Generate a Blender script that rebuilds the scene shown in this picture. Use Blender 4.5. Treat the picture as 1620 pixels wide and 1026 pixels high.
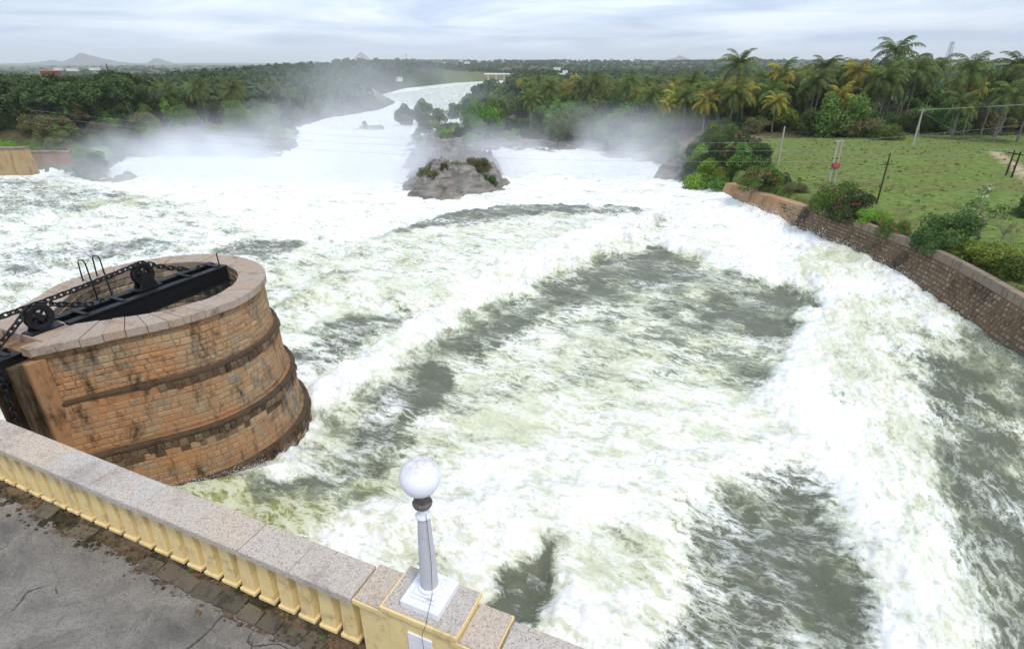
import bpy, bmesh, math, random
import numpy as np
from mathutils import Vector, Matrix, Quaternion

# ------------------------------------------------------------------ scene, camera, light
scene = bpy.context.scene
for o in list(bpy.data.objects):
    bpy.data.objects.remove(o)
col = scene.collection
CAM_H = 17.0
FPX, CX, CY = 887.0, 810.0, 513.0
PITCH = math.atan((CY - 98) / FPX)
cam_d = bpy.data.cameras.new("camera")
cam_d.sensor_width = 36.0
cam_d.lens = 36.0 * FPX / 1620.0
cam_d.clip_start = 0.1
cam_d.clip_end = 80000
cam = bpy.data.objects.new("camera", cam_d)
cam.location = (0, 0, CAM_H)
cam.rotation_euler = (math.pi / 2 - PITCH, 0, 0)
col.objects.link(cam)
scene.camera = cam

SUN_EL, SUN_AZ = 58.0, 150.0          # degrees; azimuth clockwise from +Y (behind the camera, to the right)
world = bpy.data.worlds.new("World")
scene.world = world
world.use_nodes = True
nt = world.node_tree
nt.nodes.clear()
W = nt.nodes.new
wo = W("ShaderNodeOutputWorld")
bg = W("ShaderNodeBackground")
bg.inputs["Strength"].default_value = 0.082
sky = W("ShaderNodeTexSky")
sky.sky_type = 'NISHITA'
sky.sun_disc = False
sky.sun_elevation = math.radians(SUN_EL)
sky.sun_rotation = math.radians(SUN_AZ)
sky.air_density = 1.0
sky.dust_density = 2.0
tc = W("ShaderNodeTexCoord")
sep = W("ShaderNodeSeparateXYZ")
nt.links.new(tc.outputs["Generated"], sep.inputs[0])
mx = W("ShaderNodeMath"); mx.operation = 'MAXIMUM'; mx.inputs[1].default_value = 0.0
nt.links.new(sep.outputs["Z"], mx.inputs[0])
ad = W("ShaderNodeMath"); ad.operation = 'ADD'; ad.inputs[1].default_value = 0.07
nt.links.new(mx.outputs[0], ad.inputs[0])
dv = W("ShaderNodeVectorMath"); dv.operation = 'DIVIDE'
cb = W("ShaderNodeCombineXYZ"); cb.inputs[2].default_value = 1.0
nt.links.new(ad.outputs[0], cb.inputs[0]); nt.links.new(ad.outputs[0], cb.inputs[1])
nt.links.new(tc.outputs["Generated"], dv.inputs[0]); nt.links.new(cb.outputs[0], dv.inputs[1])
n1 = W("ShaderNodeTexNoise"); n1.inputs["Scale"].default_value = 0.42; n1.inputs["Detail"].default_value = 7; n1.inputs["Roughness"].default_value = 0.58; n1.inputs["Distortion"].default_value = 0.6
n2 = W("ShaderNodeTexNoise"); n2.inputs["Scale"].default_value = 0.23; n2.inputs["Detail"].default_value = 5
nt.links.new(dv.outputs[0], n1.inputs["Vector"]); nt.links.new(dv.outputs[0], n2.inputs["Vector"])
r1 = W("ShaderNodeValToRGB")       # brightness structure of the cloud deck
r1.color_ramp.elements[0].position = 0.37; r1.color_ramp.elements[0].color = (4.4, 5.7, 8.2, 1)
r1.color_ramp.elements[1].position = 0.63; r1.color_ramp.elements[1].color = (9.9, 10.8, 12.4, 1)
nt.links.new(n1.outputs["Fac"], r1.inputs["Fac"])
r2 = W("ShaderNodeValToRGB")       # where thin blue shows between the clouds
r2.color_ramp.elements[0].position = 0.36; r2.color_ramp.elements[0].color = (0.70, 0.70, 0.70, 1)
r2.color_ramp.elements[1].position = 0.6; r2.color_ramp.elements[1].color = (0.97, 0.97, 0.97, 1)
nt.links.new(n2.outputs["Fac"], r2.inputs["Fac"])
mixw = W("ShaderNodeMix"); mixw.data_type = 'RGBA'
nt.links.new(r2.outputs["Color"], mixw.inputs["Factor"])
nt.links.new(sky.outputs[0], mixw.inputs["A"]); nt.links.new(r1.outputs["Color"], mixw.inputs["B"])
nt.links.new(mixw.outputs["Result"], bg.inputs["Color"])
nt.links.new(bg.outputs[0], wo.inputs["Surface"])

sun_d = bpy.data.lights.new("sun", 'SUN')
sun_d.energy = 1.5
sun_d.angle = math.radians(12)
sun_d.color = (1.0, 0.93, 0.82)
sun = bpy.data.objects.new("sun", sun_d)
sdir = Vector((math.sin(math.radians(SUN_AZ)) * math.cos(math.radians(SUN_EL)),
               math.cos(math.radians(SUN_AZ)) * math.cos(math.radians(SUN_EL)), math.sin(math.radians(SUN_EL))))
sun.rotation_euler = (-sdir).to_track_quat('-Z', 'Y').to_euler()
sun.location = (60, -80, 200)
col.objects.link(sun)

vs = scene.view_settings
vs.view_transform = 'Standard'
vs.look = 'None'
vs.exposure = 0.62
vs.gamma = 1.0
scene.render.engine = 'CYCLES'
cy = scene.cycles
cy.use_denoising = True
cy.max_bounces = 6
cy.diffuse_bounces = 3
cy.glossy_bounces = 2
cy.transmission_bounces = 3
cy.transparent_max_bounces = 6
cy.volume_bounces = 4
cy.volume_step_rate = 1.0
cy.volume_max_steps = 96
cy.use_adaptive_sampling = True
cy.adaptive_threshold = 0.02

# ------------------------------------------------------------------ helpers
_c, _s = math.cos(PITCH), math.sin(PITCH)


def un(px, py, z):
    """point of the place at height z seen at photo position (px, py)"""
    x, y = (px - CX) / FPX, -(py - CY) / FPX
    r = (x, _c + y * _s, -_s + y * _c)
    t = (z - CAM_H) / r[2]
    return Vector((r[0] * t, r[1] * t, z))


def at_y(px, py, Y):
    x, y = (px - CX) / FPX, -(py - CY) / FPX
    r = (x, _c + y * _s, -_s + y * _c)
    t = Y / r[1]
    return Vector((r[0] * t, Y, CAM_H + r[2] * t))


def sstep(a, b, x):
    t = np.clip((np.asarray(x, float) - a) / (b - a), 0, 1)
    return t * t * (3 - 2 * t)


def wz(y):
    """mean water level along the river"""
    return -4.2 * sstep(70, 125, y) - 4.5 * sstep(140, 420, y)


def un_w(px, py):
    z = 0.0
    for _ in range(30):
        p = un(px, py, z)
        z = 0.5 * z + 0.5 * float(wz(p.y))
    return un(px, py, z)


_rs = np.random.RandomState(7)
_PERM = _rs.permutation(256)
_PERM = np.concatenate([_PERM, _PERM, _PERM])
_GA = _rs.rand(256) * 2 * np.pi
_GX, _GY = np.cos(_GA), np.sin(_GA)


def perlin(x, y, seed=0):
    x = np.asarray(x, float) + seed * 17.31
    y = np.asarray(y, float) + seed * 9.77
    xi, yi = np.floor(x).astype(int), np.floor(y).astype(int)
    xf, yf = x - xi, y - yi
    xi &= 255; yi &= 255
    u = xf * xf * xf * (xf * (xf * 6 - 15) + 10)
    v = yf * yf * yf * (yf * (yf * 6 - 15) + 10)

    def g(ix, iy, dx, dy):
        h = _PERM[_PERM[ix] + iy]
        return _GX[h] * dx + _GY[h] * dy
    a = g(xi, yi, xf, yf); b = g(xi + 1, yi, xf - 1, yf)
    c = g(xi, yi + 1, xf, yf - 1); d = g(xi + 1, yi + 1, xf - 1, yf - 1)
    return (a + u * (b - a)) + v * ((c + u * (d - c)) - (a + u * (b - a)))


def fbm(x, y, octv=4, seed=0, gain=0.5):
    s = 0; a = 1.0; f = 1.0
    for k in range(octv):
        s = s + a * perlin(x * f, y * f, seed + k * 3)
        a *= gain; f *= 2.03
    return s


def poly_sd(poly, x, y):
    """signed distance to a closed polygon, positive inside"""
    P = np.asarray(poly, float)
    d2 = np.full(x.shape, 1e18)
    ins = np.zeros(x.shape, bool)
    n = len(P)
    for i in range(n):
        ax, ay = P[i]; bx, by = P[(i + 1) % n]
        ex, ey = bx - ax, by - ay
        L = ex * ex + ey * ey + 1e-12
        t = np.clip(((x - ax) * ex + (y - ay) * ey) / L, 0, 1)
        dx, dy = x - ax - t * ex, y - ay - t * ey
        d2 = np.minimum(d2, dx * dx + dy * dy)
        c = ((ay > y) != (by > y)) & (x < (bx - ax) * (y - ay) / (by - ay + 1e-12) + ax)
        ins ^= c
    d = np.sqrt(d2)
    return np.where(ins, d, -d)


def mesh_np(name, verts, faces, smooth=False):
    """faces: int array (M,3) or (M,4)"""
    verts = np.asarray(verts, np.float32); faces = np.asarray(faces, np.int32)
    me = bpy.data.meshes.new(name)
    n, k = faces.shape
    me.vertices.add(len(verts)); me.vertices.foreach_set("co", verts.ravel())
    me.loops.add(n * k); me.loops.foreach_set("vertex_index", faces.ravel())
    me.polygons.add(n)
    me.polygons.foreach_set("loop_start", np.arange(0, n * k, k, dtype=np.int32))
    me.polygons.foreach_set("loop_total", np.full(n, k, np.int32))
    if smooth:
        me.polygons.foreach_set("use_smooth", np.ones(n, bool))
    me.update(calc_edges=True)
    return me


class MB:
    """collects verts and faces of one mesh"""
    def __init__(s):
        s.v = []; s.f = []

    def add(s, vs_, fs):
        b = len(s.v)
        s.v += [tuple(p) for p in vs_]
        s.f += [tuple(i + b for i in f) for f in fs]
        return s

    def box(s, c, d, M=None, top=(1, 1)):
        x, y, z = d[0] / 2, d[1] / 2, d[2] / 2
        tx, ty = top
        ps = [(-x, -y, -z), (x, -y, -z), (x, y, -z), (-x, y, -z), (-x * tx, -y * ty, z), (x * tx, -y * ty, z), (x * tx, y * ty, z), (-x * tx, y * ty, z)]
        ps = [Vector(p) + Vector(c) for p in ps]
        if M is not None:
            ps = [M @ p for p in ps]
        return s.add(ps, [(3, 2, 1, 0), (4, 5, 6, 7), (0, 1, 5, 4), (1, 2, 6, 5), (2, 3, 7, 6), (3, 0, 4, 7)])

    def tube(s, pts, r, seg=6, cap=True):
        pts = [Vector(p) for p in pts]
        n = len(pts)
        rr = r if isinstance(r, (list, tuple)) else [r] * n
        b = len(s.v)
        up = Vector((0, 0, 1))
        for i, p in enumerate(pts):
            t = (pts[min(i + 1, n - 1)] - pts[max(i - 1, 0)]).normalized()
            q = up if abs(t.dot(up)) < 0.95 else Vector((1, 0, 0))
            a = t.cross(q).normalized(); c = a.cross(t).normalized()
            for k in range(seg):
                th = 2 * math.pi * k / seg
                s.v.append(tuple(p + (a * math.cos(th) + c * math.sin(th)) * rr[i]))
        for i in range(n - 1):
            for k in range(seg):
                k2 = (k + 1) % seg
                s.f.append((b + i * seg + k, b + i * seg + k2, b + (i + 1) * seg + k2, b + (i + 1) * seg + k))
        if cap:
            s.f.append(tuple(b + k for k in range(seg))[::-1])
            s.f.append(tuple(b + (n - 1) * seg + k for k in range(seg)))
        return s

    def lathe(s, prof, seg=24, c=(0, 0, 0), flute=0, fd=0.0):
        b = len(s.v); n = len(prof)
        for (r, z) in prof:
            for k in range(seg):
                th = 2 * math.pi * k / seg
                rr = r * (1 - (fd if (flute and k % 2) else 0))
                s.v.append((c[0] + rr * math.cos(th), c[1] + rr * math.sin(th), c[2] + z))
        for i in range(n - 1):
            for k in range(seg):
                k2 = (k + 1) % seg
                s.f.append((b + i * seg + k, b + i * seg + k2, b + (i + 1) * seg + k2, b + (i + 1) * seg + k))
        s.f.append(tuple(b + k for k in range(seg))[::-1])
        s.f.append(tuple(b + (n - 1) * seg + k for k in range(seg)))
        return s

    def mesh(s, name, mat=None, smooth=False):
        me = bpy.data.meshes.new(name)
        me.from_pydata(s.v, [], s.f)
        if smooth:
            me.polygons.foreach_set("use_smooth", [True] * len(me.polygons))
        me.update()
        if mat:
            me.materials.append(mat)
        return me


def link(name, me, parent=None, M=None):
    o = bpy.data.objects.new(name, me)
    col.objects.link(o)
    if parent is not None:
        o.parent = parent
    if M is not None:
        o.matrix_local = M
    return o


def tag(o, label, cat, group=None, kind=None):
    if label: o["label"] = label
    if cat: o["category"] = cat
    if group: o["group"] = group
    if kind: o["kind"] = kind
    return o


def thing(name, loc, label, cat, group=None, rz=0.0):
    o = bpy.data.objects.new(name, None)
    o.empty_display_size = 0.2
    o.location = loc
    o.rotation_euler = (0, 0, rz)
    col.objects.link(o)
    return tag(o, label, cat, group)


def bevel(me, w, seg=1):
    bm = bmesh.new(); bm.from_mesh(me)
    bmesh.ops.bevel(bm, geom=bm.edges[:], offset=w, segments=seg, affect='EDGES', profile=0.5)
    bm.to_mesh(me); bm.free()
    return me


# ------------------------------------------------------------------ materials
class NT:
    def __init__(s, name):
        s.m = bpy.data.materials.new(name); s.m.use_nodes = True
        s.t = s.m.node_tree; s.t.nodes.clear()
        s.out = s.n("ShaderNodeOutputMaterial")

    def n(s, typ, **kw):
        nd = s.t.nodes.new(typ)
        for k, v in kw.items():
            if k in nd.inputs: s.set(nd, k, v)
            else: setattr(nd, k, v)
        return nd

    def set(s, nd, k, v):
        if isinstance(v, bpy.types.NodeSocket): s.t.links.new(v, nd.inputs[k])
        else: nd.inputs[k].default_value = v

    def math(s, op, a, b=0.0, clamp=False):
        nd = s.t.nodes.new("ShaderNodeMath"); nd.operation = op; nd.use_clamp = clamp
        s.set(nd, 0, a); s.set(nd, 1, b)
        return nd.outputs[0]

    def mix(s, f, a, b, blend='MIX'):
        nd = s.t.nodes.new("ShaderNodeMix"); nd.data_type = 'RGBA'; nd.blend_type = blend
        s.set(nd, "Factor", f)
        for k, v in (("A", a), ("B", b)):
            if isinstance(v, (tuple, list)) and len(v) == 3: v = (*v, 1)
            s.set(nd, k, v)
        return nd.outputs["Result"]

    def ramp(s, f, stops):
        nd = s.t.nodes.new("ShaderNodeValToRGB")
        el = nd.color_ramp.elements
        while len(el) < len(stops): el.new(0.5)
        for e, (p, c) in zip(el, stops):
            e.position = p
            e.color = (c, c, c, 1) if isinstance(c, (int, float)) else (*c, 1)
        s.t.links.new(f, nd.inputs[0])
        return nd.outputs["Color"]

    def noise(s, vec, scale, detail=4, rough=0.55, dist=0.0):
        nd = s.n("ShaderNodeTexNoise", Scale=scale, Detail=detail, Roughness=rough, Distortion=dist)
        if vec is not None: s.t.links.new(vec, nd.inputs["Vector"])
        return nd.outputs["Fac"]

    def mapping(s, vec, scale=(1, 1, 1), rot=(0, 0, 0), loc=(0, 0, 0)):
        nd = s.n("ShaderNodeMapping")
        nd.inputs["Scale"].default_value = scale; nd.inputs["Rotation"].default_value = rot; nd.inputs["Location"].default_value = loc
        s.t.links.new(vec, nd.inputs["Vector"])
        return nd.outputs[0]

    def bump(s, h, strength=0.3, dist=0.05, normal=None):
        nd = s.n("ShaderNodeBump", Strength=strength, Distance=dist)
        s.t.links.new(h, nd.inputs["Height"])
        if normal is not None: s.t.links.new(normal, nd.inputs["Normal"])
        return nd.outputs[0]

    def bsdf(s, color, rough=0.8, normal=None, spec=0.3, metal=0.0):
        nd = s.n("ShaderNodeBsdfPrincipled")
        if isinstance(color, (tuple, list)) and len(color) == 3: color = (*color, 1)
        s.set(nd, "Base Color", color); s.set(nd, "Roughness", rough)
        s.set(nd, "Specular IOR Level", spec); s.set(nd, "Metallic", metal)
        if normal is not None: s.t.links.new(normal, nd.inputs["Normal"])
        s.t.links.new(nd.outputs[0], s.out.inputs["Surface"])
        return nd


def pos_of(t):
    return t.n("ShaderNodeNewGeometry").outputs["Position"]


def rand_of(t):
    """one random value for each piece, joined or not"""
    g = t.n("ShaderNodeNewGeometry").outputs["Random Per Island"]
    o = t.n("ShaderNodeObjectInfo").outputs["Random"]
    return t.math('FRACT', t.math('ADD', g, o))


def mat_plain(name, c, rough=0.7, var=0.15, scale=6, bumps=0.15, spec=0.3, metal=0.0, dirt=None, dirt_scale=1.5, dirt_lo=0.5, dirt_hi=0.7):
    t = NT(name); p = pos_of(t)
    n = t.noise(p, scale, 5)
    cc = t.mix(t.ramp(n, [(0.3, 0.0), (0.7, 1.0)]), tuple(x * (1 - var) for x in c), tuple(min(1, x * (1 + var)) for x in c))
    if dirt:
        d = t.noise(p, dirt_scale, 6, 0.65)
        cc = t.mix(t.ramp(d, [(dirt_lo, 0.0), (dirt_hi, 1.0)]), cc, dirt)
    t.bsdf(cc, rough, t.bump(t.noise(p, scale * 4, 4), bumps, 0.02), spec, metal)
    return t.m


def mat_stone(name, cols, stain=(0.02, 0.018, 0.014), stain_amt=0.55, wash=(0.42, 0.22, 0.10), wash_amt=0.6, rough=0.9, grain=25, streak=(1.2, 1.2, 0.22)):
    """masonry: a tone for each stone, orange mortar wash and dark run-off streaks of their own shape"""
    t = NT(name); p = pos_of(t)
    r = rand_of(t)
    k = len(cols)
    c = t.ramp(r, [(i / max(1, k - 1), cols[i]) for i in range(k)])
    c = t.mix(t.ramp(t.noise(p, grain, 4, 0.7), [(0.3, 0.0), (0.75, 0.5)]), c, t.mix(1.0, c, (1.7, 1.6, 1.5), 'MULTIPLY'))
    w = t.ramp(t.noise(p, 0.42, 7, 0.68, 0.5), [(0.42, 0.0), (0.62, wash_amt)])
    c = t.mix(w, c, wash)
    s = t.ramp(t.noise(t.mapping(p, streak), 1.3, 9, 0.74), [(0.50, 0.0), (0.66, stain_amt)])
    c = t.mix(s, c, stain)
    t.bsdf(c, rough, t.bump(t.noise(p, 14, 6, 0.65), 0.5, 0.03), 0.2)
    return t.m


def mat_granite(name, base=(0.46, 0.42, 0.375), warm=(0.51, 0.40, 0.29), dark=(0.15, 0.13, 0.12), stain_amt=0.6, warm_amt=0.6):
    t = NT(name); p = pos_of(t); r = rand_of(t)
    c = t.mix(t.ramp(r, [(0.2, 0.0), (0.9, warm_amt)]), base, warm)
    c = t.mix(t.ramp(t.noise(p, 2.2, 4, 0.6), [(0.45, 0.0), (0.7, 0.45)]), c, warm)
    sp = t.noise(p, 42, 4, 0.85)
    c = t.mix(t.ramp(sp, [(0.36, 0.9), (0.47, 0.0)]), c, (0.10, 0.09, 0.085))
    c = t.mix(t.ramp(sp, [(0.56, 0.0), (0.66, 0.7)]), c, (0.70, 0.67, 0.64))
    st = t.noise(p, 1.1, 7, 0.7)
    c = t.mix(t.ramp(st, [(0.52, 0.0), (0.70, stain_amt)]), c, dark)
    t.bsdf(c, 0.85, t.bump(sp, 0.35, 0.006), 0.25)
    return t.m


def mat_leaf(name, c1, c2, c3=None, trans=0.35, rough=0.55, patch=0.25):
    """leaves: tone per leaf clump, patches of lighter growth, light coming through"""
    t = NT(name); p = pos_of(t)
    r = t.n("ShaderNodeNewGeometry").outputs["Random Per Island"]
    oi = t.n("ShaderNodeObjectInfo").outputs["Random"]
    c = t.mix(r, c1, c2)
    if c3:
        c = t.mix(t.ramp(t.noise(p, patch, 3), [(0.50, 0.0), (0.64, 0.85)]), c, c3)
    hs = t.n("ShaderNodeHueSaturation")
    t.set(hs, "Value", t.math('ADD', t.math('MULTIPLY', oi, 0.7), 0.62))
    t.set(hs, "Hue", t.math('ADD', t.math('MULTIPLY', oi, 0.05), 0.475))
    t.set(hs, "Color", c)
    d = t.n("ShaderNodeBsdfPrincipled", Roughness=rough)
    t.set(d, "Base Color", hs.outputs[0]); t.set(d, "Specular IOR Level", 0.25)
    tr = t.n("ShaderNodeBsdfTranslucent"); t.set(tr, "Color", hs.outputs[0])
    ms = t.n("ShaderNodeMixShader"); ms.inputs[0].default_value = trans
    t.t.links.new(d.outputs[0], ms.inputs[1]); t.t.links.new(tr.outputs[0], ms.inputs[2])
    t.t.links.new(ms.outputs[0], t.out.inputs["Surface"])
    return t.m

# ------------------------------------------------------------------ layout of river and banks
def W2(lst): return [tuple(un_w(*p)[:2]) for p in lst]


WALL_TOP = [(29.0, 77.0, 2.2), (30.2, 68.0, 2.6), (31.7, 57.2, 3.05), (32.5, 50.0, 3.2), (33.2, 42.0, 3.25), (32.2, 33.5, 3.25), (30.6, 25.5, 3.25), (28.0, 14.0, 3.25), (25.5, 4.0, 3.25)]
LEFT_BANK = [(-200, 30), (-140, 75)] + W2([(0, 266), (95, 272), (160, 291), (180, 262), (205, 248), (440, 250), (475, 228), (455, 208), (520, 187), (600, 174), (628, 162), (604, 150), (640, 140), (720, 131), (800, 127)])
RIGHT_BANK = W2([(810, 128), (790, 142), (752, 158), (740, 178), (745, 192), (700, 206), (650, 222), (640, 238), (700, 243), (780, 236), (860, 236), (950, 240), (1040, 258), (1075, 276)])
WALL_BACK = [(x + 0.9, y + 0.2) for x, y, z in WALL_TOP]
RIVER = LEFT_BANK + RIGHT_BANK + WALL_BACK + [(26, -40), (-200, -40)]
ROCK_ISLE = W2([(640, 262), (655, 322), (720, 318), (806, 300), (785, 255), (720, 238), (660, 240)])


def land_z(x, y):
    r = np.hypot(x, y); az = np.degrees(np.arctan2(x, y))
    z = 3.2 - 7.0 * sstep(112, 235, y) - 2.5 * sstep(260, 520, y)
    z = z + 17 * np.exp(-(((x + 170) / 160) ** 2 + ((y - 800) / 330) ** 2))
    z = z + 24 * sstep(1100, 3200, r) * sstep(-24, -12, az) - 10 * sstep(600, 1500, r) * (1 - sstep(-24, -12, az))
    z = z + 0.35 * perlin(x / 17, y / 17, 3) + 4 * perlin(x / 420, y / 420, 5) * sstep(500, 1500, r)
    # low mound with a rise towards the palms on the right field
    z = z + 0.8 * np.exp(-(((x - 75) / 30) ** 2 + ((y - 85) / 22) ** 2))
    return z


def ground_z(x, y, sd=None):
    x = np.asarray(x, float); y = np.asarray(y, float)
    if sd is None:
        sd = poly_sd(RIVER, x, y)
    w = wz(y)
    d = -sd
    wide = np.where((x > 20) & (y < 80), 0.7, 14.0)
    wide = np.where((x < -45) & (y < 115), 9.0, wide)
    wide = np.where((x > 22) & (y >= 80) & (y < 112), 4.0, wide)
    wide = np.where((x > -30) & (x < 25) & (y > 100) & (y < 230), 55.0, wide)
    lz = land_z(x, y)
    up = sstep(0.0, 1.0, d / wide)
    bank = w + 0.3 + (lz - w - 0.3) * up + 0.5 * fbm(x / 5, y / 5, 3, 11) * np.clip(1 - up, 0, 1) * (wide > 1)
    return np.where(d > 0, bank, w - 3.0 * sstep(0, 3, -d) - 0.4)


def gz(x, y):
    return float(ground_z(np.array([x]), np.array([y]))[0])


# ------------------------------------------------------------------ terrain
na, nr = 420, 540
ang = np.radians(np.linspace(-74, 74, na))
rad = 9.0 * (42000 / 9.0) ** (np.linspace(0, 1, nr))
A, R = np.meshgrid(ang, rad)
X, Y = R * np.sin(A), R * np.cos(A)
SD = poly_sd(RIVER, X, Y)
Z = ground_z(X, Y, SD)
idx = np.arange(na * nr).reshape(nr, na)
faces = np.stack([idx[:-1, :-1], idx[:-1, 1:], idx[1:, 1:], idx[1:, :-1]], -1).reshape(-1, 4)
me = mesh_np("ground", np.stack([X, Y, Z], -1).reshape(-1, 3), faces, True)
RR = R
D = -SD
grass = np.array([0.145, 0.21, 0.055]); dry = np.array([0.17, 0.135, 0.06]); floor = np.array([0.030, 0.042, 0.016]); rock = np.array([0.26, 0.20, 0.145])
g1 = sstep(-0.15, 0.35, fbm(X / 9, Y / 6, 4, 21))[..., None]
C = grass * (1 - 0.4 * g1) + dry * 0.4 * g1
fld = ((X > 24) & (Y < 118 + 0.12 * (X - 60)))
C = np.where(fld[..., None], C, floor)
bankrock = (sstep(0, 2, D) * (1 - sstep(6, 30, D)))[..., None] * np.where(fld, 0, 1)[..., None] * np.where(Y < 400, 1, 0.6)[..., None]
bankrock = bankrock * sstep(-0.3, 0.2, fbm(X / 11, Y / 11, 3, 31))[..., None] * np.where(X < -30, 0.25, 1.0)[..., None]
C = C * (1 - bankrock) + rock * bankrock
leftgrass = ((X < -35) & (Y < 135) & (D < 30))[..., None]
C = np.where(leftgrass & (bankrock < 0.5), np.array([0.085, 0.125, 0.035]), C)
# farmland far off: plots of their own colours
cell = perlin(np.floor(X / 90) * 1.37, np.floor(Y / 150) * 1.91, 41)
plots = np.where((cell > 0.15)[..., None], np.array([0.11, 0.14, 0.055]), np.where((cell < -0.2)[..., None], np.array([0.15, 0.14, 0.08]), np.array([0.045, 0.07, 0.03])))
ff = sstep(450, 900, RR)[..., None]
C = C * (1 - ff) + plots * ff
# bare sand and gravel beside the far river
sand = (sstep(2, 8, D) * (1 - sstep(40, 90, D)) * ((Y > 390) & (X < 20) & (X > -110) & (Y < 620)))[..., None]
C = C * (1 - sand) + np.array([0.20, 0.185, 0.13]) * sand
# trodden path at the right of the field
P1, P2 = un(1570, 248, 3.3), un(1640, 296, 3.3)
tt = np.clip(((X - P1.x) * (P2.x - P1.x) + (Y - P1.y) * (P2.y - P1.y)) / ((P2.x - P1.x) ** 2 + (P2.y - P1.y) ** 2), 0, 1)
pd = np.hypot(X - P1.x - tt * (P2.x - P1.x), Y - P1.y - tt * (P2.y - P1.y))
pm = (1 - sstep(0.5, 1.1, pd + 0.4 * perlin(X / 1.5, Y / 1.5, 8)))[..., None]
C = C * (1 - pm) + np.array([0.42, 0.35, 0.25]) * pm
at = me.color_attributes.new("tone", 'FLOAT_COLOR', 'POINT')
at.data.foreach_set("color", np.concatenate([C, np.ones(C.shape[:2] + (1,))], -1).astype(np.float32).ravel())
t = NT("ground_cover"); p = pos_of(t)
a = t.n("ShaderNodeAttribute", attribute_name="tone").outputs["Color"]
n = t.noise(p, 1.1, 7, 0.7)
c = t.mix(t.ramp(n, [(0.35, 0.0), (0.65, 1.0)]), t.mix(1.0, a, (0.62, 0.62, 0.6), 'MULTIPLY'), t.mix(1.0, a, (1.35, 1.3, 1.2), 'MULTIPLY'))
red = t.ramp(t.noise(t.mapping(p, (0.35, 0.8, 1)), 0.35, 6, 0.7), [(0.58, 0.0), (0.70, 0.32)])
c = t.mix(red, c, t.mix(1.0, a, (1.9, 0.95, 0.8), 'MULTIPLY'))
t.bsdf(c, 0.95, t.bump(t.noise(p, 2.5, 6, 0.7), 0.9, 0.25), 0.1)
me.materials.append(t.m)
tag(link("ground", me), "green and brown land on both banks reaching to the horizon", "ground", kind="structure")

# ------------------------------------------------------------------ river water
nx, ny = 1000, 800
yy = 5.0 * (985 / 5.0) ** (np.linspace(0, 1, ny) ** 0.93)
tt = np.linspace(-1.12, 1.12, nx)
T_, Y = np.meshgrid(tt, yy)
# a fan of strips: fine near the dam, coarse towards the far bend
X = T_ * (Y + 14)
# domain warp for ragged foam fronts
wx = X + 0.9 * fbm(X / 2.2, Y / 2.2, 4, 51) * np.clip(Y / 25, 0.5, 3) + 0.25 * fbm(X / 0.45, Y / 0.45, 3, 54)
wy = Y + 0.9 * fbm(X / 2.2, Y / 2.2, 4, 61) * np.clip(Y / 25, 0.5, 3) + 0.25 * fbm(X / 0.45, Y / 0.45, 3, 64)
F = np.full(X.shape, 0.64)      # foam cover
Gt = np.full(X.shape, 0.5)      # how milky and green the water between the foam is
Hh = np.zeros(X.shape)          # standing waves and jumps


def region(px, foam=None, milk=None, rise=0.0, soft=1.0, hsoft=None):
    global F, Gt, Hh
    poly = W2(px)
    sd = poly_sd(poly, wx, wy)
    m = sstep(-soft, soft, sd)
    if foam is not None: F = F + (foam - F) * m
    if milk is not None: Gt = Gt + (milk - Gt) * m
    if rise:
        Hh = Hh + rise * sstep(-(hsoft or soft), (hsoft or soft), sd)


# far white water and plume basin
region([(0, 268), (330, 330), (420, 372), (560, 392), (690, 348), (800, 326), (1000, 332), (1090, 350), (1145, 295), (1040, 250), (640, 130), (350, 200), (170, 230)], 0.88, 0.5, 0.0, 2.0)
region([(0, 292), (110, 300), (235, 318), (190, 332), (60, 345), (0, 350)], 0.55, 0.25, 0.5, 2.0)
region([(120, 325), (235, 312), (215, 326), (150, 333)], 0.22, 0.95, 0, 0.6)
region([(0, 350), (200, 330), (420, 368), (350, 395), (150, 430), (0, 460)], 0.76, 0.4, 0, 2.0)
region([(0, 395), (180, 385), (330, 378), (250, 402), (120, 425), (0, 440)], 0.55, 0.1, 0, 1.0)
region([(330, 392), (420, 376), (478, 384), (470, 396), (420, 412), (360, 402)], 0.36, 0.15, 0, 1.0)
# the upper shelf between the jump and the white band
region([(470, 400), (560, 395), (690, 350), (800, 330), (1000, 334), (1040, 350), (1000, 384), (860, 428), (700, 500), (560, 560), (470, 560), (440, 440)], 0.62, 0.62, 0.0, 1.0)
region([(610, 382), (690, 351), (800, 331), (870, 326), (1000, 333), (1010, 352), (860, 348), (800, 360), (700, 372)], 0.36, 0.18, 0.0, 1.2)
region([(560, 396), (690, 351), (800, 331), (1000, 334), (1040, 350), (1000, 380), (700, 480), (470, 480)], None, None, 0.9, 0.5, 1.2)
region([(470, 560), (520, 512), (650, 490), (640, 515), (560, 550), (500, 590)], 0.42, 0.2, 0, 1.0)
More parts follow.
